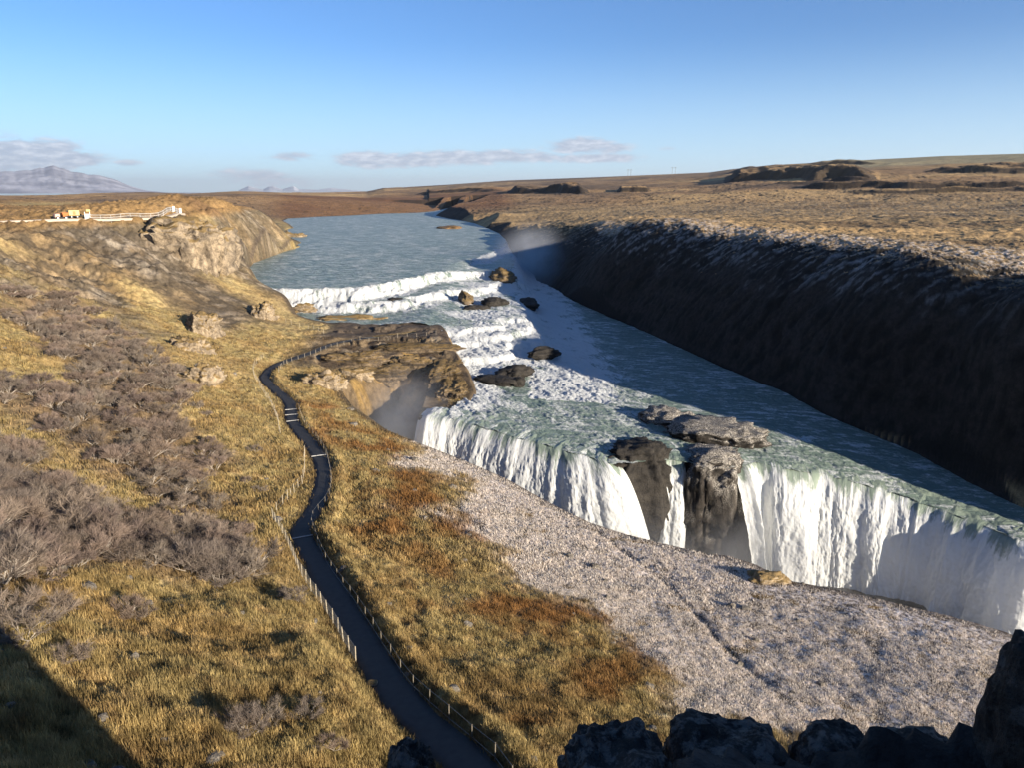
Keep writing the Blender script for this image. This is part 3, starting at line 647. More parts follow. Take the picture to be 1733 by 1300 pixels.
# eastern canyon side
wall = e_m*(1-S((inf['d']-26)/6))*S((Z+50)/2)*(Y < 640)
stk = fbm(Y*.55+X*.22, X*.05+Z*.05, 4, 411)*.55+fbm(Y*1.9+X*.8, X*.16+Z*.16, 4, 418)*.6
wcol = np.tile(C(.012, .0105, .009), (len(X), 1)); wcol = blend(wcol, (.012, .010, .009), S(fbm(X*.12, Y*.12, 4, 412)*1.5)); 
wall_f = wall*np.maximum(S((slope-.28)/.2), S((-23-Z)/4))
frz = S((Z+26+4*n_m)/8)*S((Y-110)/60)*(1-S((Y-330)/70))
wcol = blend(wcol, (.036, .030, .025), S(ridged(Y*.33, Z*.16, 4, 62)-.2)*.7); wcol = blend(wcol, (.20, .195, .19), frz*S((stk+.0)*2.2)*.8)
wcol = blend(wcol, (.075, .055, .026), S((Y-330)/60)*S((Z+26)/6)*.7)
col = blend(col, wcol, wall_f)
rimf = e_m*S((Y-118)/14)*(1-S((Y-345)/60))*(1-S((inf['d']-lerp(42, 31, S((Y-150)/120)))/14+.35*n_m))*S((inf['d']-16)/8)*(1-wall_f)
col = blend(col, (.42, .36, .31), rimf*S((fbm(X*.7, Y*.7, 3, 413)+.15)*2.2)*.85); col = blend(col, (.10, .08, .065), rimf*S((-fbm(X*.7, Y*.7, 3, 413)-.15)*2)*.6)
# rust heath and hoar-frosted terrace
m_rust = soft([(640, 735), (700, 760), (740, 820), (800, 880), (860, 960), (950, 1010), (1050, 1090), (1130, 1150), (1160, 1220), (1000, 1200), (900, 1120), (800, 1060), (700, 980), (620, 880), (560, 760), (520, 690), (560, 690)], 4.0, 1.3, 503)
m_frost = soft([(690, 742), (760, 765), (860, 810), (1000, 882), (1200, 935), (1400, 995), (1600, 1035), (1733, 1070), (1740, 1290), (1350, 1240), (1200, 1210), (1150, 1150), (1080, 1100), (1000, 1040), (900, 980), (820, 900), (740, 800)], 5.0, 1.2, 504)
col = blend(col, (.21, .098, .034), m_rust*S(n_m*1.3+.45)*.8)
frost_c = np.tile(C(.16, .125, .10), (len(X), 1)); frost_c = blend(frost_c, (.76, .655, .57), S((n_ff+n_f*.35+.40)*1.3)); frost_c = blend(frost_c, (.13, .10, .075), S((fbm(X*.45, Y*.45, 3, 414)-.38)*4))
frost_c = blend(frost_c, (.20, .12, .04), S((fbm(X*.3, Y*.3, 3, 415)-.55)*4))
col = blend(col, frost_c, m_frost*.95); col = blend(col, (.05, .038, .026), np.exp(-(trail/.4)**2)*.6)
m_thick = soft(TH1, 3.0, 1.2, 505); m_thick = np.maximum(m_thick, np.maximum(soft(TH2, 3.0, 1.2, 506), soft(TH3, 2.0, 1.0, 507)))
col = blend(col, (.17, .115, .075), m_thick*.75)
# ledge, gorge, shore rock, cliff underfoot
lm = west*S((Y-150)/8)*(1-S((Y-214)/4))*S((X+54)/8)*(Z < -34.5)
zz = Z+fbm(X*.07, Y*.07, 3, 81)*.8
lc = np.tile(C(.16, .115, .07), (len(X), 1)); lc = blend(lc, (.075, .05, .032), S(np.sin(zz*4.8)*.8+n_m)); lc = blend(lc, (.31, .24, .16), S(n_m*1.5-.3)); lc = blend(lc, (.17, .10, .03), S(n_b*2+.2)*(Y < 182)*.7)
col = blend(col, lc, lm*.95); col = blend(col, (.085, .065, .05), lm*(Y > 186)*.8)
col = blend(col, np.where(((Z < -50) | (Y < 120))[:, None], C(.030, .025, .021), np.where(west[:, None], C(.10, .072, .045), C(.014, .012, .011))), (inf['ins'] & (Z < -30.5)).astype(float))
m_in = inf['ins']*(Y > 118)*(Y < 186)*(X < -12)*1.0; zi = Z+fbm(X*.2, Y*.2, 3, 82)
ic_ = np.tile(C(.17, .12, .07), (len(X), 1)); ic_ = blend(ic_, (.07, .05, .034), S(np.sin(zi*2.6)*.7+n_m)); ic_ = blend(ic_, (.26, .165, .06), S(n_m*1.6+.15)*S((Z+50)/6)); col = blend(col, ic_, m_in*S((Z+62)/8))
col = blend(col, (.08, .06, .045), west*(1-S((inf['d']-.8)/1.2))*(~inf['ins'])*.8)
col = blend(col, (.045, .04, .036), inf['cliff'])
pt = 1-S((inf['dpath']-NPW-.1)/.5); col = blend(col, (.16, .11, .05), pt)
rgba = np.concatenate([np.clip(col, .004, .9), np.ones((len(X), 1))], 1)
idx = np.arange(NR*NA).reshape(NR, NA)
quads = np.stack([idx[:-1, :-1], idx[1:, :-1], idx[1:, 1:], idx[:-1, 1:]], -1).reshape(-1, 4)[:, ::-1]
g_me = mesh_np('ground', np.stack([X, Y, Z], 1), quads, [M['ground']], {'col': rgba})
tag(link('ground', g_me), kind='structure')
GROUND_COL = (X, Y, Z, col, m_frost, m_rust, m_scree, m_bank)

# path of dark wet asphalt, with pale edge strips across it where it steps
def strip(name, line, hw, lift, m, th=.12, wob=0.0):
    t = np.gradient(line[:, :2], axis=0); t /= np.linalg.norm(t, axis=1)[:, None]
    nx, ny = t[:, 1], -t[:, 0]; k = np.arange(len(line)); offs = [-hw-.06, -hw, -hw*.5, 0, hw*.5, hw, hw+.06]; V = []
    for j, o in enumerate(offs):
        wv = o*(1+wob*fbm(k*.13+3, k*0+j//4, 3, 600+(j > 3)))
        zl = line[:, 2]+lift-(th+.15 if j in (0, 6) else 0)+(.03 if j == 3 else 0)
        V.append(np.stack([line[:, 0]+nx*wv, line[:, 1]+ny*wv, zl], 1))
    n = len(line); V = np.concatenate(V); I = np.arange(7*n).reshape(7, n)
    F = np.stack([I[:-1, :-1], I[:-1, 1:], I[1:, 1:], I[1:, :-1]], -1).reshape(-1, 4)
    return tag(link(name, mesh_np(name, V, F, [m])), kind='structure')
path = strip('path', PATH[:-24], NPW, 0.03, M['asphalt'], wob=.18)
for (u, v) in ((511, 912), (541, 772), (499, 693), (499, 702), (499, 713)):
    z0 = np.array([math.hypot(*(np.array(ray(u, v)[:2])/ray(u, v)[2]*PATH[i, 2]-PATH[i, :2])) for i in range(len(PATH))]); i = int(z0.argmin())
    t = tang[i]; mb = MB(); mb.box((PATH[i, 0], PATH[i, 1], PATH[i, 2]+.07), (.10, 2*NPW*.96, .09), math.atan2(t[1], t[0]), .02)
    mb.build('step_edge', M['concrete'], path)
road_px = [(-60, 381), (0, 378), (60, 376.5), (120, 373.5), (160, 371.5), (220, 369.5), (280, 367.5), (306, 366)]
ROAD = smooth_line([on_ground(u, v, 150, detail=False) for u, v in road_px], 1.0)
ROAD[:, 2] = [gh(p[0], p[1]) for p in ROAD]; ROAD[:, 2] = np.convolve(np.pad(ROAD[:, 2], 7, 'edge'), np.ones(15)/15, 'valid')+.5
strip('gravel_path', ROAD, 1.5, .0, M['gravel'], .5)

# ------------------------------------------------------------------ river
wr_ = np.exp(np.linspace(math.log(78), math.log(470), int(900*LOD))); wr_ = np.concatenate([wr_[:-1], np.exp(np.linspace(math.log(470), math.log(1700), 260))])
wa_ = np.radians(np.linspace(-26, 44, int(1150*LOD)))
A2, R2 = np.meshgrid(wa_, wr_); WX = R2*np.sin(A2); WY = R2*np.cos(A2)
xf, yf = WX.ravel(), WY.ravel()
wz, wf = water_state(xf, yf)
dR, iR = RIVER(xf, yf)
yl = np.interp(xf, lipx, lipy); ydist = yf-yl
keep = (iR | (dR < 2.5)) & ~((yf < 172) & (xf > lipx[0]) & (ydist < -.6)) & ~((yf < 199) & (xf < np.interp(yf, [140, 152, 163, 176, 192, 200], [-12.4, -9.2, -11.2, -15.2, -18.2, -20.5]))) & (yf > 40)
nearw = np.clip(1-(np.hypot(xf, yf)-150)/500, .25, 1)
amp = .10+.75*wf
qa, qb = xf*.86+yf*.5, yf*.86-xf*.5
wz = wz+amp*nearw*(fbm(qa*.42, qb*.13, 4, 701)*.5+fbm(xf*1.1, yf*1.1, 3, 702)*.22+fbm(xf*.3, yf*.3, 3, 703)*.2)-.1
wz = np.where(ydist < 5, wz-.5*S((5-ydist)/5)**2*(yf < 172)*(xf > lipx[0]), wz)
I = np.arange(len(xf)).reshape(WX.shape); K = keep.reshape(WX.shape)
q = np.stack([I[:-1, :-1], I[1:, :-1], I[1:, 1:], I[:-1, 1:]], -1).reshape(-1, 4)[:, ::-1]
kq = (K[:-1, :-1] & K[1:, :-1] & K[1:, 1:] & K[:-1, 1:]).ravel(); q = q[kq]
used = np.unique(q); remap = np.full(len(xf), -1); remap[used] = np.arange(len(used)); q = remap[q]
fl = np.stack([xf*.86+yf*.5, yf*.86-xf*.5, xf*0], 1)
tag(link('water', mesh_np('water', np.stack([xf, yf, wz], 1)[used], q, [M['water']], {'foam': wf[used], 'flow': fl[used]})), kind='structure')

# the two curtains of the lower fall, and the thin ribbons between them
LIPC = smooth_line(LIP, .16)
def curtain(name, i0, i1, label, throw=6.5, drop=21.0, seed=0, thin=0.0, taper=2.5, slant=0.0):
    L = LIPC[i0:i1]; n = len(L); t = np.gradient(L[:, :2], axis=0)
    ker = np.ones(61)/61; t = np.stack([np.convolve(np.pad(t[:, k], 30, 'edge'), ker, 'valid') for k in (0, 1)], 1); t /= np.linalg.norm(t, axis=1)[:, None]
    nx, ny = t[:, 1], -t[:, 0]                                          # outward, over the gorge
    s = np.arange(n)*.16; rows = 150; VV = []; FO = []; FL = []
    edge = np.minimum(s, s[-1]-s); ew = S(edge/taper)
    loc = 1+.22*fbm(s*.11, s*0+seed, 3, 801)
    for j in range(rows):
        a = j/(rows-1)
        if a < .18: o = -5+5*(a/.18); dz = -.45*(a/.18)**2-.05; ln = 5*a/.18
        else:
            b = (a-.18)/.82; dz = -.5-drop*b; o = throw*loc*math.sqrt(b)*.92+2.2*b; ln = 5+drop*b*1.1
        oo_b = o.max() if hasattr(o, 'max') else o
        g = S((a-.12-.07*fbm(s*.35, s*0+seed, 3, 816))/.22)
        zt = ln
        bul = (fbm(s*.30, s*0+zt*.10, 3, 811+seed)*.42+fbm(s*.9, s*0+zt*.2+3, 3, 812+seed)*.17+fbm(s*2.4, s*0+zt*.8, 3, 813+seed)*.11+fbm(s*5.5, s*0+zt*2.0, 2, 815+seed)*.09)*g*(.5+.8*a)
        crest = fbm(s*.5, s*0+zt*.3, 3, 814+seed)*.22
        oo = o+bul-(1-ew)*1.2*(a > .1)
        sag = -(1-ew)*.7
        sl = slant*max(oo_b, 0)*S((s/s[-1]-.45)/.5); VV.append(np.stack([L[:, 0]+nx*oo+t[:, 0]*sl, L[:, 1]+ny*oo+t[:, 1]*sl, zmid(L[:, 0], L[:, 1])+dz+crest*(1-g)+sag-.12], 1))
        FO.append(np.clip((.34+(.5*np.exp(-s/6) if seed == 1 else 0)+.22*fbm(s*.15, s*0+seed, 2, 820)+.10*fbm(s*.9, s*0+zt*.5, 2, 823))*(1-g)+g*(.80-thin+.22*S((a-.5)/.5)+.10*fbm(s*.25, s*0+zt*.03, 2, 821+seed)), 0, 1)*(1+0*s)); FL.append(np.stack([s+seed*31, s*0+ln, s*0], 1))
    V = np.concatenate(VV); I = np.arange(rows*n).reshape(rows, n)
    F = np.stack([I[:-1, :-1], I[1:, :-1], I[1:, 1:], I[:-1, 1:]], -1).reshape(-1, 4)
    return tag(link(name, mesh_np(name, V, F, [M['fall']], {'foam': np.concatenate(FO), 'flow': np.concatenate(FL)})), label, 'waterfall', 'curtains of the lower waterfall')
def lip_i(u, v):
    p = at_mid(u, v); return int(np.hypot(LIPC[:, 0]-p[0], LIPC[:, 1]-p[1]).argmin())
iA, iB, iC, iD, iE = 0, lip_i(1045, 777), lip_i(1118, 770), lip_i(1168, 775), lip_i(1243, 784)
curtain('waterfall', iA, iB, 'broad cream-white curtain of falling water left of the black rocks in midstream', 7.0, 21, 1, slant=.9)
curtain('waterfall', iC, iD, 'narrow white ribbon of water falling between the two dark rocks at the brink', 3.2, 21, 2, .12, 1.2)
curtain('waterfall', iE, len(LIPC)-1, 'long white wall of falling water right of the frosted dark rocks', 6.5, 21, 3)

# ------------------------------------------------------------------ rocks
import bmesh
def rock_mesh(name, size, seed, m, sub=5, rough=.35, blocky=.0, flat=0.0, columns=0.0):
    bm = bmesh.new(); bmesh.ops.create_icosphere(bm, subdivisions=sub, radius=1.0)
    V = np.array([v.co[:] for v in bm.verts]); F = np.array([[v.index for v in f.verts] for f in bm.faces]); bm.free()
    if blocky: V = np.sign(V)*np.abs(V)**(1-blocky*.55)
    o = seed*13.7
    def n3(f, oc, sd): return (fbm(V[:, 0]*f+o, V[:, 1]*f+o*.7, oc, sd)+fbm(V[:, 1]*f-o, V[:, 2]*f+o*.3, oc, sd+9)+fbm(V[:, 2]*f+o*.5, V[:, 0]*f-o, oc, sd+18))/1.7
    d = 1+rough*(n3(1.1, 4, 900)*.50+.34*np.abs(n3(3.1, 3, 930))-.30*np.maximum(0, .25-np.abs(n3(5, 3, 940)))+.05*n3(15, 2, 960))
    V = V*d[:, None]
    if columns: V[:, :2] *= (1+columns*ridged(np.arctan2(V[:, 1], V[:, 0])*7+o, V[:, 2]*.6, 3, 950))[:, None]
    V = V*np.array(size)[None]
    if flat: V[:, 2] = np.where(V[:, 2] > flat*size[2], flat*size[2]+(V[:, 2]-flat*size[2])*.3, V[:, 2])
    return mesh_np(name, V, F, [m], smooth=sub > 3)
def rock(name, loc, size, seed, m, label, cat='rock', group=None, rz=0.0, **k):
    o = link(name, rock_mesh(name, size, seed, M[m], **k), None, loc); o.rotation_euler = (0, 0, rz)
    return tag(o, label, cat, group)
def mid_rock(u, v, dz, size, *a, **k):
    p = at_mid(u, v); return rock('rock', (p[0], p[1], p[2]+dz), size, *a, **k)
mid_rock(1082, 762, -7.0, (6.0, 4.4, 11.2), 1, 'wet', 'black wet rock at the brink right of the cream-white curtain of water', rough=.6, blocky=.5, columns=.12, flat=.62)
mid_rock(1206, 771, -7.6, (4.8, 4.8, 11.0), 2, 'wetfrost', 'frost-flecked rock at the brink just left of the long white wall of water', rough=.5, blocky=.6, columns=.12, flat=.66)
mid_rock(1216, 738, -1.4, (8.4, 6.0, 4.0), 3, 'wetfrost', 'largest frost-flecked rock standing in midstream above the lower fall', rough=.45, blocky=.35, rz=-.35, columns=.10)
mid_rock(1132, 714, -1.2, (5.6, 3.8, 3.4), 4, 'wetfrost', 'frost-flecked rock forming the upstream left end of the midstream rocks', rough=.45, blocky=.35, rz=-.2, columns=.10)
for k, (u, v, sx, sy, sz, lab, z) in enumerate(((850, 470, 5, 9, 3.4, 'brown bare rock on the right rim of the upper cascades', -34), (788, 508, 2.2, 5, 2.8, 'upright pointed brown rock splitting the white cascades', -36), (804, 521, 4.0, 2.2, 1.2, 'low wet rock at the foot of the pointed rock in the cascades', -36.7),
        (838, 513, 4.0, 3.2, 1.9, 'dark wet boulder in the white cascades near their right rim', -36.4), (670, 512, 4, 3, 1.4, 'small dark rock poking out of the first white step', -34.8), (872, 630, 4.0, 3.2, 1.5, 'jagged black rock in the foam below the cascades', -41.4),
        (840, 645, 5.5, 2.2, 1.2, 'long low black rock left of the jagged one below the cascades', -41.8), (876, 648, 1.6, 1.4, 1.1, 'smallest black rock in the foam below the cascades', -41.8), (922, 598, 4.5, 2, 1.6, 'black rock jutting from the shaded foot of the cascades', -40.8),
        (893, 515, 3.5, 7, 2.0, 'dark ledge rock in the blue shade beside the cascades', -39))):
    p = at_z(u, v, z); rock('rock', p, (sx, sy, sz), 20+k, 'wet' if k not in (0, 1) else 'ledge', lab, rough=.7, rz=random.uniform(-.5, .5), sub=4)
p = at_z(762, 385, -30); rock('islet', (p[0], p[1], -30.2), (11, 16, 2.0), 40, 'islet', 'low rust-brown islet in the calm upper river', 'islet', rough=.5, sub=4)
# crags on the left slope
def crag(u, v, size, seed, lab, dz=0, m='crag', **k):
    p = on_ground(u, v); return rock('rock_outcrop', (p[0], p[1], p[2]+dz), size, seed, m, lab, 'rock outcrop', None, **k)
crag(322, 415, (9.5, 10, 11), 51, 'blocky pale headland crag below the end of the railing', -3.2, rough=.55, blocky=.8, columns=.16)
crag(345, 560, (3.2, 3.0, 4.2), 52, 'upper pale columnar crag on the golden slope', -.6, rough=.6, blocky=.5, columns=.14)
crag(322, 590, (3.4, 3.0, 2.8), 53, 'broken pale crag just below the columnar one', -.6, rough=.8, blocky=.3, columns=.1)
crag(345, 640, (2.6, 2.4, 2.6), 54, 'lowest pale crag on the golden slope above the path bend', -.5, rough=.8, blocky=.3, columns=.1)
crag(446, 535, (2.6, 2.6, 3.4), 55, 'small dark-cleft crag near the shore of the upper fall', -.4, rough=.7, blocky=.4, columns=.12)
crag(497, 403, (9, 6, 4), 56, 'low rocky point where the left bank juts into the river', -1, rough=.7, blocky=.3)
crag(545, 650, (3.6, 2.8, 2.6), 58, 'broken dark rocks in the grass right of the path bend', -.6, rough=.9, blocky=.4)
crag(600, 606, (6, 2.6, 1.8), 59, 'pale layered rock band under the lookout ledge', -.6, m='ledge', rough=.8, blocky=.5)
crag(700, 588, (9, 2.6, 1.5), 63, 'long flat-topped strip of layered rock along the front of the lookout ledge', -.5, m='ledge', rough=.5, blocky=.7, columns=.08)
crag(748, 622, (3.6, 7, 2.0), 64, 'brown layered rock rib on the spur beside the white rapids', -.9, m='ledge', rough=.6, blocky=.6, columns=.08)
crag(690, 618, (4.5, 3, 2.6), 65, 'broken pale rock at the head of the misty inlet', -1.0, m='ledge', rough=.7, blocky=.6, columns=.1)
crag(640, 628, (5, 3, 2.0), 66, 'layered tan rock left of the head of the misty inlet', -.9, m='ledge', rough=.6, blocky=.7, columns=.08)
crag(768, 660, (2.6, 5, 1.8), 67, 'dark rock at the tip of the spur above the lower fall', -.6, m='ledge', rough=.7, blocky=.5, columns=.1)
crag(590, 632, (4, 2.4, 1.6), 68, 'low tan rock step in the grass between the path bend and the inlet', -.6, rough=.7, blocky=.6)
crag(1300, 982, (1.8, 1.3, .8), 60, 'pale slab beside a dark hollow on the frosted terrace', -.1, rough=.6, blocky=.4)
crag(510, 520, (6, 3, 1.4), 61, 'low shore rocks at the left end of the upper fall', -.4, rough=.9, blocky=.3)
crag(600, 545, (11, 3, 1.8), 62, 'long row of low dark rocks behind the lookout ledge', -.6, rough=.9, blocky=.3)
# boulders at the rim below the camera
def near_rock(u, v, Y, size, seed, lab, **k):
    p = at_y(u, v, Y); rock('boulder', (p[0], p[1], p[2]-size[2]*.8), size, seed, 'near', lab, 'boulder', None, **k)
near_rock(1040, 1290, 4.0, (.36, .48, .5), 71, 'leftmost dark boulder at the cliff rim with a stepped top', rough=.35, blocky=.6)
near_rock(1240, 1280, 4.1, (.44, .48, .48), 72, 'broad flat-topped shaded boulder in the middle of the cliff rim', rough=.25, blocky=.7)
near_rock(1425, 1275, 4.15, (.31, .4, .4), 73, 'rounded shaded boulder right of the flat-topped one', rough=.3, blocky=.3)
near_rock(1555, 1280, 4.15, (.37, .34, .3), 74, 'low shaded boulder between the rounded one and the tall pillar', rough=.4, blocky=.3)
near_rock(1800, 1150, 3.6, (.23, .4, .9), 75, 'tall dark lichen-spotted rock pillar at the cliff rim', rough=.3, blocky=.5, rz=.2)
near_rock(692, 1284, 4.0, (.15, .2, .28), 76, 'small dark rock tip poking up beside the path', rough=.4, blocky=.3)

# ------------------------------------------------------------------ far mountains
def mountain(prof, D, depth, seed, c1, c2, lab):
    us = np.array([p[0] for p in prof], float); vs = np.array([p[1] for p in prof], float)
    uu = np.linspace(us[0], us[-1], 260); vv = np.interp(uu, us, vs); x = uu-CU; fw = CP*FPX-SP*(vv-CV); dn = SP*FPX+CP*(vv-CV)
    az_ = np.arctan2(x, fw); hz = np.maximum(-dn/np.hypot(x, fw)*D, 0)
    hz = hz*(1+.05*fbm(uu*.05, uu*0, 4, seed)); rows = 70; V = []
    for j in range(rows):
        t = j/(rows-1)*2-1; rr = D+t*depth; pr = (1-abs(t))**1.1
        z = hz*pr*(1+.12*ridged(uu*.045+t*1.5, uu*0+t*5, 4, seed+3)*(abs(t))) if abs(t) > .01 else hz
        V.append(np.stack([rr*np.sin(az_), rr*np.cos(az_), z-40-.0*t], 1))
    V = np.concatenate(V); I = np.arange(rows*260).reshape(rows, 260); F = np.stack([I[:-1, :-1], I[:-1, 1:], I[1:, 1:], I[1:, :-1]], -1).reshape(-1, 4)
    m, t = mat('snow_dusted_mountain'); g = t.n('ShaderNodeNewGeometry'); P = g.outputs['Position']
    n = t.noise(t.scale(P, (.0009, .0009, .004)), 1.0, 7.0, .62); c = t.mix(t.ss(n, .35, .65), c1+(1,), c2+(1,))
    out(t, t.n('ShaderNodeBsdfDiffuse', {'Color': c}))
    return tag(link('mountain', mesh_np('mountain', V, F, [m])), lab, 'mountain', None, 'structure')
mountain([(-420, 330), (-260, 310), (-120, 292), (-40, 288), (0, 287), (40, 284), (62, 281), (75, 279), (88, 276.5), (102, 279), (112, 284), (140, 289), (170, 293), (200, 302), (225, 313), (250, 319), (280, 322), (310, 325), (340, 328)], 21000, 4500, 1001, (.20, .205, .25), (.42, .42, .47), None)
mountain([(395, 326), (408, 318), (420, 313), (432, 316), (445, 319), (455, 314), (462, 313), (478, 318), (490, 315), (497, 313), (505, 318), (540, 319), (560, 316), (580, 318), (610, 321), (630, 325)], 48000, 6000, 1002, (.30, .30, .34), (.62, .62, .66), None)

# ------------------------------------------------------------------ fences
def fence(name, px, spacing, h, label, group, r=.036, wires=3, m='wood', mesh=False, r0=20, lean=.05):
    L = smooth_line([on_ground(u, v, r0) for u, v in px], spacing); root = empty(name, (float(L[0, 0]), float(L[0, 1]), gh(L[0, 0], L[0, 1]))); tag(root, label, 'fence', group)
    o = np.array(root.location); tops = []
    for k, p in enumerate(L):
        z = gh(p[0], p[1]); a = Vector((p[0]-o[0], p[1]-o[1], z-.3-o[2])); b = Vector((a.x+random.uniform(-lean, lean), a.y+random.uniform(-lean, lean), z+h*random.uniform(.93, 1.06)-o[2]))
        MB().bar(a, b, r, r*.85).build('post', M[m], root); tops.append((a+Vector((0, 0, .3)), b))
    mb = MB()
    for (a0, b0), (a1, b1) in zip(tops, tops[1:]):
        for w_ in range(wires):
            f = .95-w_*.75/max(wires-1, 1); mb.bar(a0.lerp(b0, f), a1.lerp(b1, f), .011, n=4)
        if mesh:
            for q in range(1, 9): mb.bar(a0.lerp(a1, q/9)+Vector((0, 0, .12)), b0.lerp(b1, q/9)-Vector((0, 0, .06)), .006, n=3)
    mb.build('wire', M['wire'], root)
    return root
fence('wire_fence', [(602, 1122), (583, 1090), (560, 1050), (538, 1018), (510, 975), (486, 922), (462, 880)], 1.5, 1.15, 'pale-posted wire fence on the grass left of the lower straight path', 'fences along the walking path', mesh=True)
fence('wire_fence', [(468, 868), (484, 850), (500, 835), (514, 812), (516, 768)], 1.7, 1.15, 'short wire fence climbing the grass beside the middle bend of the path', 'fences along the walking path')
fence('wire_fence', [(474, 735), (466, 702), (446, 664), (431, 640), (430, 622), (446, 606)], 2.0, 1.2, 'wire fence curving round the outside of the far path bend', 'fences along the walking path')
fence('wire_fence', [(484, 546), (500, 551), (520, 556), (548, 565)], 2.4, 1.3, 'short row of fence posts high on the grass above the lookout ledge', 'fences along the walking path')
fence('rope_fence', [(868, 1330), (832, 1282), (782, 1240), (737, 1203), (692, 1158), (662, 1115), (624, 1057), (594, 1012), (570, 980), (548, 946), (533, 908), (528, 886), (541, 866), (556, 846), (561, 820), (558, 792), (551, 768), (536, 744), (514, 716), (506, 692)], 2.1, .95, 'long rope fence of thin posts down the right edge of the dark path', 'fences along the walking path', .028, 2, 'post')
fence('rope_fence', [(472, 630), (486, 615), (520, 603), (570, 586), (620, 575), (680, 570), (738, 566)], 2.4, 1.0, 'rope fence along the front of the flat lookout ledge', 'fences along the walking path', .036, 2)

# viewing railing on the left rim
RL = smooth_line([on_ground(u, v, 150, detail=False) for u, v in ((153, 372.5), (190, 371), (230, 369.5), (270, 367.5), (308, 365.5))], 1.0)
root = empty('viewing_railing', (float(RL[0, 0]), float(RL[0, 1]), gh(RL[0, 0], RL[0, 1])+.2)); tag(root, 'long pale railing along the rim of the left viewpoint', 'railing')
o = np.array(root.location); zr = np.array([gh(p[0], p[1]) for p in RL]); zr = np.convolve(np.pad(zr, 5, 'edge'), np.ones(11)/11, 'valid')+.25
Pn = [Vector((p[0]-o[0], p[1]-o[1], z-o[2])) for p, z in zip(RL, zr)]; HR = 1.55
for k in range(0, len(Pn), 3): MB().bar(Pn[k]-Vector((0, 0, .8)), Pn[k]+Vector((0, 0, HR)), .06, n=5).build('post', M['steel'], root)
mb = MB()
for a, b in zip(Pn, Pn[1:]):
    for h in (HR-.05, .75, .12): mb.bar(a+Vector((0, 0, h)), b+Vector((0, 0, h)), .035, n=5)
mb.build('rail', M['white'], root); mb = MB()
for a, b in zip(Pn, Pn[1:]):
    for q in range(4): c = a.lerp(b, q/4); mb.bar(c+Vector((0, 0, .1)), c+Vector((0, 0, HR-.08)), .022, n=4)
mb.build('balusters', M['steel'], root)
n = len(Pn)
for (f0, f1) in ((.79, .84), (.945, .985)):
    a, b = Pn[int(f0*n)], Pn[int(f1*n)]; c = (a+b)/2; d = b-a
    MB().box((c.x, c.y, c.z+.95), (max(d.length, 1.4), .12, 1.9), math.atan2(d.y, d.x), .02).build('panel', M['white'], root)

# machines at work on the rim
def wheel(root, x, y, r_, wd):
    w_ = MB().lathe((x, y, r_), [(-wd/2, r_*.8), (-wd/2*.8, r_), (wd/2*.8, r_), (wd/2, r_*.8)], 16, 'y').build('wheel', M['black'], root)
    MB().lathe((x, y, r_), [(-wd/2-.02, r_*.35), (-wd/2, r_*.5), (wd/2, r_*.5), (wd/2+.02, r_*.35)], 12, 'y').build('rim', M['steel'], w_)
p = on_ground(104, 371, 150, detail=False); q = on_ground(140, 369, 150, detail=False); rz = math.atan2(q[1]-p[1], q[0]-p[0])
d = empty('site_dumper', (p[0], p[1], gh(p[0], p[1])+.15), rz); tag(d, 'small site dumper with faded pink engine end and orange skip, parked on the left rim', 'dumper')
MB().box((0, 0, .62), (3.6, 1.0, .26), 0, .05).build('chassis', M['black'], d)
MB().box((-1.05, 0, 1.22), (1.3, 1.3, .95), 0, .14).box((-1.5, 0, .95), (.5, 1.1, .5), 0, .08).build('engine_cover', M['pink'], d)
b_ = MB(); k = len(b_.V)
for z, a, c in ((.85, .55, .5), (1.95, 1.05, .92), (1.9, .98, .86), (.95, .5, .44)):
    for sx, sy in ((-1, -1), (1, -1), (1, 1), (-1, 1)): b_.V.append((.95+sx*a+(z-.85)*.15, sy*c, z))
for l in range(3):
    for i in range(4): j = (i+1) % 4; b_.F.append([k+l*4+i, k+l*4+j, k+l*4+4+j, k+l*4+4+i])
b_.F.append([k+3, k+2, k+1, k]); b_.F.append([k+12, k+13, k+14, k+15]); b_.build('skip', M['orange'], d)
MB().bar((-.35, -.6, 1.2), (-.35, -.6, 2.5), .05).bar((-.35, .6, 1.2), (-.35, .6, 2.5), .05).bar((-.35, -.6, 2.5), (-.35, .6, 2.5), .05).build('roll_bar', M['black'], d)
for x in (-1.1, 1.0):
    for y in (-.75, .75): wheel(d, x, y, .5, .38)
p = on_ground(125, 370.3, 150, detail=False)
d = empty('site_trailer', (p[0], p[1], gh(p[0], p[1])+.15), rz); d.scale = (.85, .85, .85); tag(d, 'yellow ribbed box trailer on a dark chassis beside the orange skip', 'trailer')
bx = MB().box((0, 0, 1.75), (3.3, 1.8, 1.7), 0, .06)
for k in range(6): bx.box((-1.35+.54*k, -.93, 1.75), (.10, .08, 1.5)).box((-1.35+.54*k, .93, 1.75), (.10, .08, 1.5))
bx.build('box_body', M['yellow'], d)
MB().box((.5, 0, .72), (5.6, .9, .22), 0, .03).box((2.9, 0, .8), (1.3, 1.2, .4), 0, .05).build('chassis', M['black'], d)
MB().box((0, -.96, 1.7), (.9, .05, 1.2)).build('door', M['orange'], d)
for x in (-.9, .9):
    for y in (-.8, .8): wheel(d, x, y, .45, .32)
p = on_ground(149, 371.5, 150, detail=False)
d = empty('gate_frame', (p[0], p[1], gh(p[0], p[1])+.1), rz); tag(d, 'pale gate frame with yellow top at the start of the railing', 'gate')
MB().bar((-.7, 0, -.4), (-.7, 0, 2.1), .08).bar((.7, 0, -.4), (.7, 0, 2.1), .08).build('posts', M['white'], d)
MB().box((.25, 0, 2.45), (1.2, .7, .6), 0, .12).build('hood', M['yellow'], d)
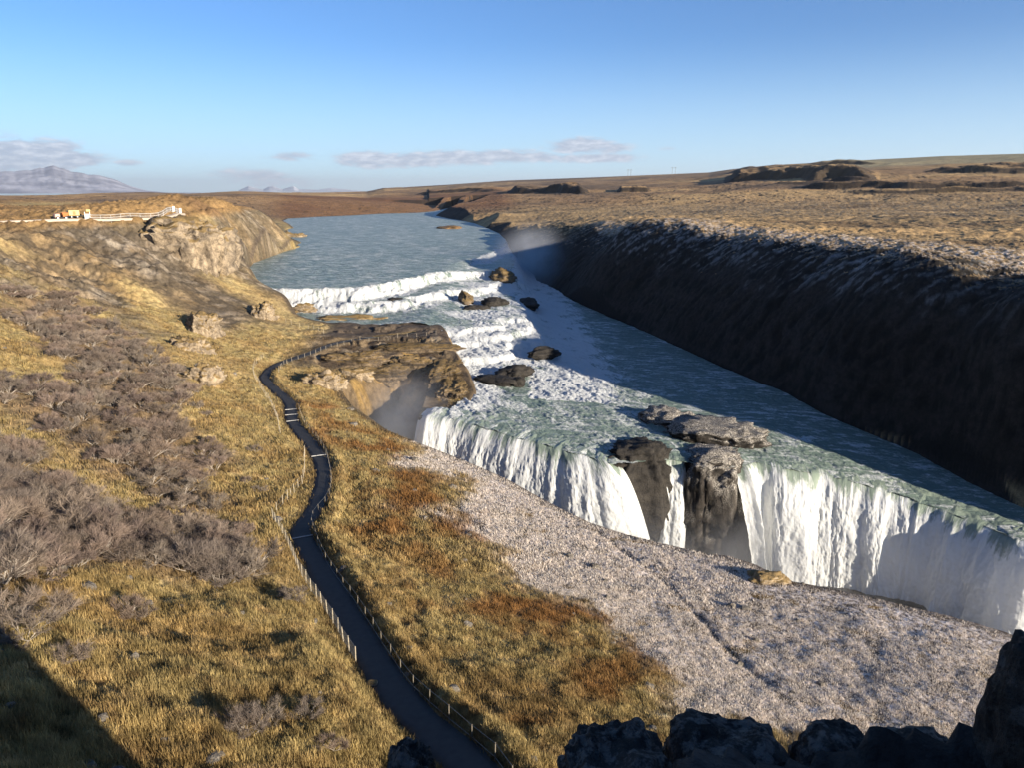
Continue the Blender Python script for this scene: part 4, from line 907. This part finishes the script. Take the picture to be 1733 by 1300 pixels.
MB().box((0, .02, .9), (1.3, .05, 1.3)).build('panel', M['steel'], d)
# pale block beside the path
p = on_ground(630, 1160); d = rock('stone_block', (p[0], p[1], p[2]+.05), (.30, .22, .2), 81, 'crag', 'small pale stone block on the left edge of the dark path', 'block', rough=.1, blocky=.95, sub=3)
for (u, v, hp, Y, lab) in ((1065, 298, 12, 2600, 'twin-pole power pylon nearer the middle of the far skyline'), (1140, 294, 13, 2450, 'twin-pole power pylon further right along the far skyline')):
    a = px_az_el(u, v)[0]; D = HZ(np.array([a]))[0][0]*.985; x, y = D*math.sin(a), D*math.cos(a)
    d = empty('power_pylon', (x, y, gh(x, y)), -a); tag(d, lab, 'pylon', 'pylons on the far skyline')
    MB().bar((-5, 0, -3), (-5, 0, 24), .5).bar((5, 0, -3), (5, 0, 24), .5).build('pole', M['wire'], d); MB().bar((-10, 0, 21), (10, 0, 21), .4).build('crossarm', M['wire'], d)

# ------------------------------------------------------------------ leafless shrubs
def shrub_proto(seed, low=False):
    rr = random.Random(seed); br = MB(); tw = []; tc = []
    def grow(p, d, ln, rad, lev):
        q = p+d*ln
        if lev < 3: br.bar(p, q, rad, rad*.6, 4)
        if lev >= 2:
            for k in range(11 if lev == 2 else 10):
                b = p.lerp(q, rr.uniform(.1, 1)); dd = (d+Vector((rr.gauss(0, .55), rr.gauss(0, .55), rr.gauss(.25, .4)))).normalized(); l2 = rr.uniform(.28, .62)
                sd = dd.cross(Vector((rr.gauss(0, 1), rr.gauss(0, 1), rr.gauss(0, 1)))).normalized()*rr.uniform(.007, .012); tw.append((b-sd, b+sd, b+dd*l2)); g = rr.uniform(.7, 1.25); tc.append(g)
        if lev < 3:
            for k in range(3 if lev else 3): grow(q if k else p.lerp(q, .7), (d+Vector((rr.gauss(0, .42), rr.gauss(0, .42), rr.gauss(.10, .25)))).normalized(), ln*rr.uniform(.62, .85), rad*.6, lev+1)
    for k in range(7):
        a = k*2*math.pi/7+rr.uniform(-.4, .4); t = rr.uniform(.35, .95)
        grow(Vector((.12*math.cos(a), .12*math.sin(a), -.15)), Vector((math.cos(a)*math.sin(t), math.sin(a)*math.sin(t), math.cos(t)*(.6 if low else 1))).normalized(), rr.uniform(.5, .75), .035, 0)
    V = np.array([v[:] for t3 in tw for v in t3]); F = np.arange(len(V)).reshape(-1, 3); g = np.repeat(np.array(tc), 3)[:, None]
    tips = np.tile(np.array([.8, .8, 1.1]), len(tw))[:, None]
    hue = np.array([[rr.uniform(.96, 1.05), 1.0, rr.uniform(.94, 1.06)]])*rr.uniform(.7, 1.2)
    colr = np.concatenate([hue*np.array([[.25, .195, .158]])*g*tips, np.ones((len(V), 1))], 1)
    return br, mesh_np('twigs', V, F, [M['twig']], {'col': colr}, smooth=False)
M['bark'] = simple('pale_bark', (.33, .28, .23), .85, scale=5)
PROTO = []
for k in range(9):
    br, tm = shrub_proto(100+k, k == 8); bm_ = bpy.data.meshes.new('branches'); bm_.from_pydata(br.V, [], br.F); bm_.materials.append(M['bark']); bm_.update(); PROTO.append((bm_, tm))
def scatter(px, n, dmin, seed):
    P = np.array(poly_on_ground(px)); r_ = np.random.default_rng(seed); pts = []; lo, hi = P.min(0), P.max(0)
    for k in range(n*60):
        q = lo+(hi-lo)*r_.random(2)
        if not in_poly(q[:1], q[1:], P)[0]: continue
        if all((q[0]-a[0])**2+(q[1]-a[1])**2 > dmin*dmin for a in pts[-400:]): pts.append(q)
        if len(pts) >= n: break
    return pts
def shrub(x, y, s, label, group):
    z = gh(x, y); o = empty('shrub', (x, y, z), random.uniform(0, 6.28)); o.scale = (s*random.uniform(.9, 1.25), s*random.uniform(.9, 1.25), s*random.uniform(.7, .95)); tag(o, label, 'shrub', group)
    bm_, tm = random.choice(PROTO); link('branches', bm_, o); link('twigs', tm, o)
for px, n_, dm, lab, gr in ((TH1, 165, 1.5, 'leafless grey-purple shrub in the large upper thicket on the left slope', 'upper thicket of shrubs'), (TH2, 75, 1.3, 'leafless grey-purple shrub in the lower thicket at the left edge', 'lower thicket of shrubs'), (TH3, 20, 1.3, 'leafless grey shrub in the tongue of thicket nearest the left fence', 'tongue of shrubs by the fence')):
    for q in scatter(px, n_, dm, n_): shrub(float(q[0]), float(q[1]), random.uniform(.8, 1.55), lab, gr)
for (u, v, s) in ((335, 692, .7), (348, 705, .6), (352, 752, .7), (378, 778, .9), (420, 908, .8), (405, 900, .7), (432, 765, .6), (500, 1018, .6), (488, 1012, .5), (75, 1055, .9), (40, 1085, .8), (20, 1050, 1), (120, 1120, .6), (420, 1245, .7), (455, 1225, .6), (400, 1235, .6), (520, 1215, .5), (560, 1270, .5), (240, 1045, .6), (215, 1040, .7), (440, 835, .5), (415, 820, .6)):
    p = on_ground(u, v); shrub(p[0], p[1], s, 'small leafless shrub standing apart from the thickets on the golden grass', 'scattered shrubs on the grass')

# ------------------------------------------------------------------ grass
def tufts(name, n, r0, r1, az0, az1, hgt, wid, blades, accept, seed, lumps=1.0):
    g_ = np.random.default_rng(seed); a = np.radians(az0+(az1-az0)*g_.random(n)); rr = np.exp(math.log(r0)+(math.log(r1)-math.log(r0))*g_.random(n)); x = rr*np.sin(a); y = rr*np.cos(a)
    ia = np.clip(np.searchsorted(azs, a), 1, NA-1); ir = np.clip(np.searchsorted(rs, rr), 1, NR-1); vi = ir*NA+ia
    ok = accept(vi, x, y, g_); x, y, a, rr, vi = x[ok], y[ok], a[ok], rr[ok], vi[ok]; ia = ia[ok]; ir = ir[ok]
    ta = (a-azs[ia-1])/(azs[ia]-azs[ia-1]); tr = (rr-rs[ir-1])/(rs[ir]-rs[ir-1])
    z = (Zg[ir-1, ia-1]*(1-ta)+Zg[ir-1, ia]*ta)*(1-tr)+(Zg[ir, ia-1]*(1-ta)+Zg[ir, ia]*ta)*tr
    m = len(x); cl_ = fbm(x*1.1, y*1.1, 3, 978)*np.where(m_frost[vi] > .5, .4, 1.0); c = col[vi]*(.75+.6*g_.random((m, 1)))*np.clip(1+.55*cl_, .45, 1.6)[:, None]
    frost = m_frost[vi] > .5
    size = (hgt*(.6+.8*g_.random(m)))*np.where(frost, .5, 1.0)*np.clip(1+.8*fbm(x*.7, y*.7, 3, 977), .35, 2)
    V = np.empty((m, blades, 3, 3), np.float32); K = np.empty((m, blades, 3, 3), np.float32)
    for b in range(blades):
        th = g_.random(m)*2*math.pi; le = .25+.75*g_.random(m); off = wid*2.2
        bx, by = x+g_.normal(0, off, m), y+g_.normal(0, off, m); ox, oy = np.cos(th+1.57)*wid*.5, np.sin(th+1.57)*wid*.5
        V[:, b, 0] = np.stack([bx-ox, by-oy, z-.06], 1); V[:, b, 1] = np.stack([bx+ox, by+oy, z-.06], 1)
        V[:, b, 2] = np.stack([bx+np.cos(th)*size*le*.8, by+np.sin(th)*size*le*.8, z+size*(1.1-.45*le)], 1)
        cb = c*(.85+.3*g_.random((m, 1))); tip = cb*1.15
        wht = frost & (g_.random(m) < .74); tip = np.where(wht[:, None], np.array([[.84, .73, .645]]), tip); cb = np.where(wht[:, None], np.array([[.60, .50, .425]]), cb)
        K[:, b, 0] = cb; K[:, b, 1] = cb; K[:, b, 2] = np.clip(tip, 0, .8)
    V = V.reshape(-1, 3); K = np.concatenate([K.reshape(-1, 3), np.ones((len(V), 1))], 1)
    return tag(link(name, mesh_np(name, V, np.arange(len(V)).reshape(-1, 3), [M['grass']], {'col': K}, smooth=False)), kind='stuff')
def acc(vi, x, y, g_):
    ok = west[vi] & (~inf['ins'][vi]) & (inf['d'][vi] > .4) & (inf['dpath'][vi] > NPW+.15) & (inf['cliff'][vi] < .3)
    bare = np.maximum(m_scree[vi], m_bank[vi])*.85+lm[vi]*.7
    bare = np.maximum(bare, m_thick[vi]*.7); return ok & (g_.random(len(x)) > bare) & (slope[vi] < 1.6)
NT_ = 1.0
o1 = tufts('grass', int(190000*NT_), 19, 62, -43, 43, .25, .042, 6, acc, 31)
o2 = tufts('grass', int(110000*NT_), 58, 190, -42, 20, .34, .09, 5, acc, 32)

o3 = tufts('frosted_grass', int(230000*NT_), 30, 125, -14, 43, .22, .05, 4, lambda vi, x, y, g_: acc(vi, x, y, g_) & (m_frost[vi] > .5) & (trail[vi] > .35), 33)
g_ = np.random.default_rng(44); bm = bmesh.new(); bmesh.ops.create_icosphere(bm, subdivisions=2, radius=1.0); SV = np.array([v.co[:] for v in bm.verts]); SF = np.array([[v.index for v in f.verts] for f in bm.faces]); bm.free()
VV, FF = [], []; n0 = 0
for k in range(480):
    a = math.radians(-40+80*g_.random()); rr_ = math.exp(math.log(22)+(math.log(150)-math.log(22))*g_.random()); x, y = rr_*math.sin(a), rr_*math.cos(a); ia = int(np.searchsorted(azs, a)); ir = int(np.searchsorted(rs, rr_)); vi = ir*NA+ia
    if not west[vi] or inf['ins'][vi] or inf['dpath'][vi] < NPW+.1 or inf['cliff'][vi] > .2: continue
    sz = .07+.22*g_.random()**3*(1+rr_/60); q = SV*(1+.35*fbm(SV[:, 0]*1.3+k, SV[:, 1]*1.3+SV[:, 2], 2, 5))[:, None]*np.array([1, .6+.5*g_.random(), .45+.4*g_.random()])*sz
    t_ = g_.random()*6.28; ca, sa = math.cos(t_), math.sin(t_); q = np.stack([q[:, 0]*ca-q[:, 1]*sa, q[:, 0]*sa+q[:, 1]*ca, q[:, 2]], 1)+np.array([x, y, Zg[ir, ia]+sz*.15]); VV.append(q); FF.append(SF+n0); n0 += len(SV)
tag(link('gravel', mesh_np('gravel', np.concatenate(VV), np.concatenate(FF), [M['stone']], smooth=False)), kind='stuff')
# ------------------------------------------------------------------ spray hanging in the gorge
def mist(c, size, dens, scl, seed, lo=.42, hi=.75):
    me = rock_mesh('mist', size, seed, mist_mat('mist', dens, scl, lo, hi), sub=3, rough=.05); return tag(link('mist', me, None, c), kind='stuff')
mist((10, 345, -33), (24, 62, 24), .085, .06, 1, .36, .80)
mist((-21, 142, -48), (14, 26, 16), .12, .10, 2)
mist((34, 103, -57), (58, 14, 13), .06, .09, 3)
mist((72, 92, -56), (18, 12, 12), .05, .09, 4)

# air
hz_b = MB().box((0, 20000, 400), (130000, 110000, 1400)); hm, ht = mat('haze')
out(ht, vol=ht.n('ShaderNodeVolumePrincipled', {'Color': (.92, .96, 1, 1), 'Density': 1.9e-5, 'Anisotropy': .3}))
tag(hz_b.build('haze', hm), kind='stuff')
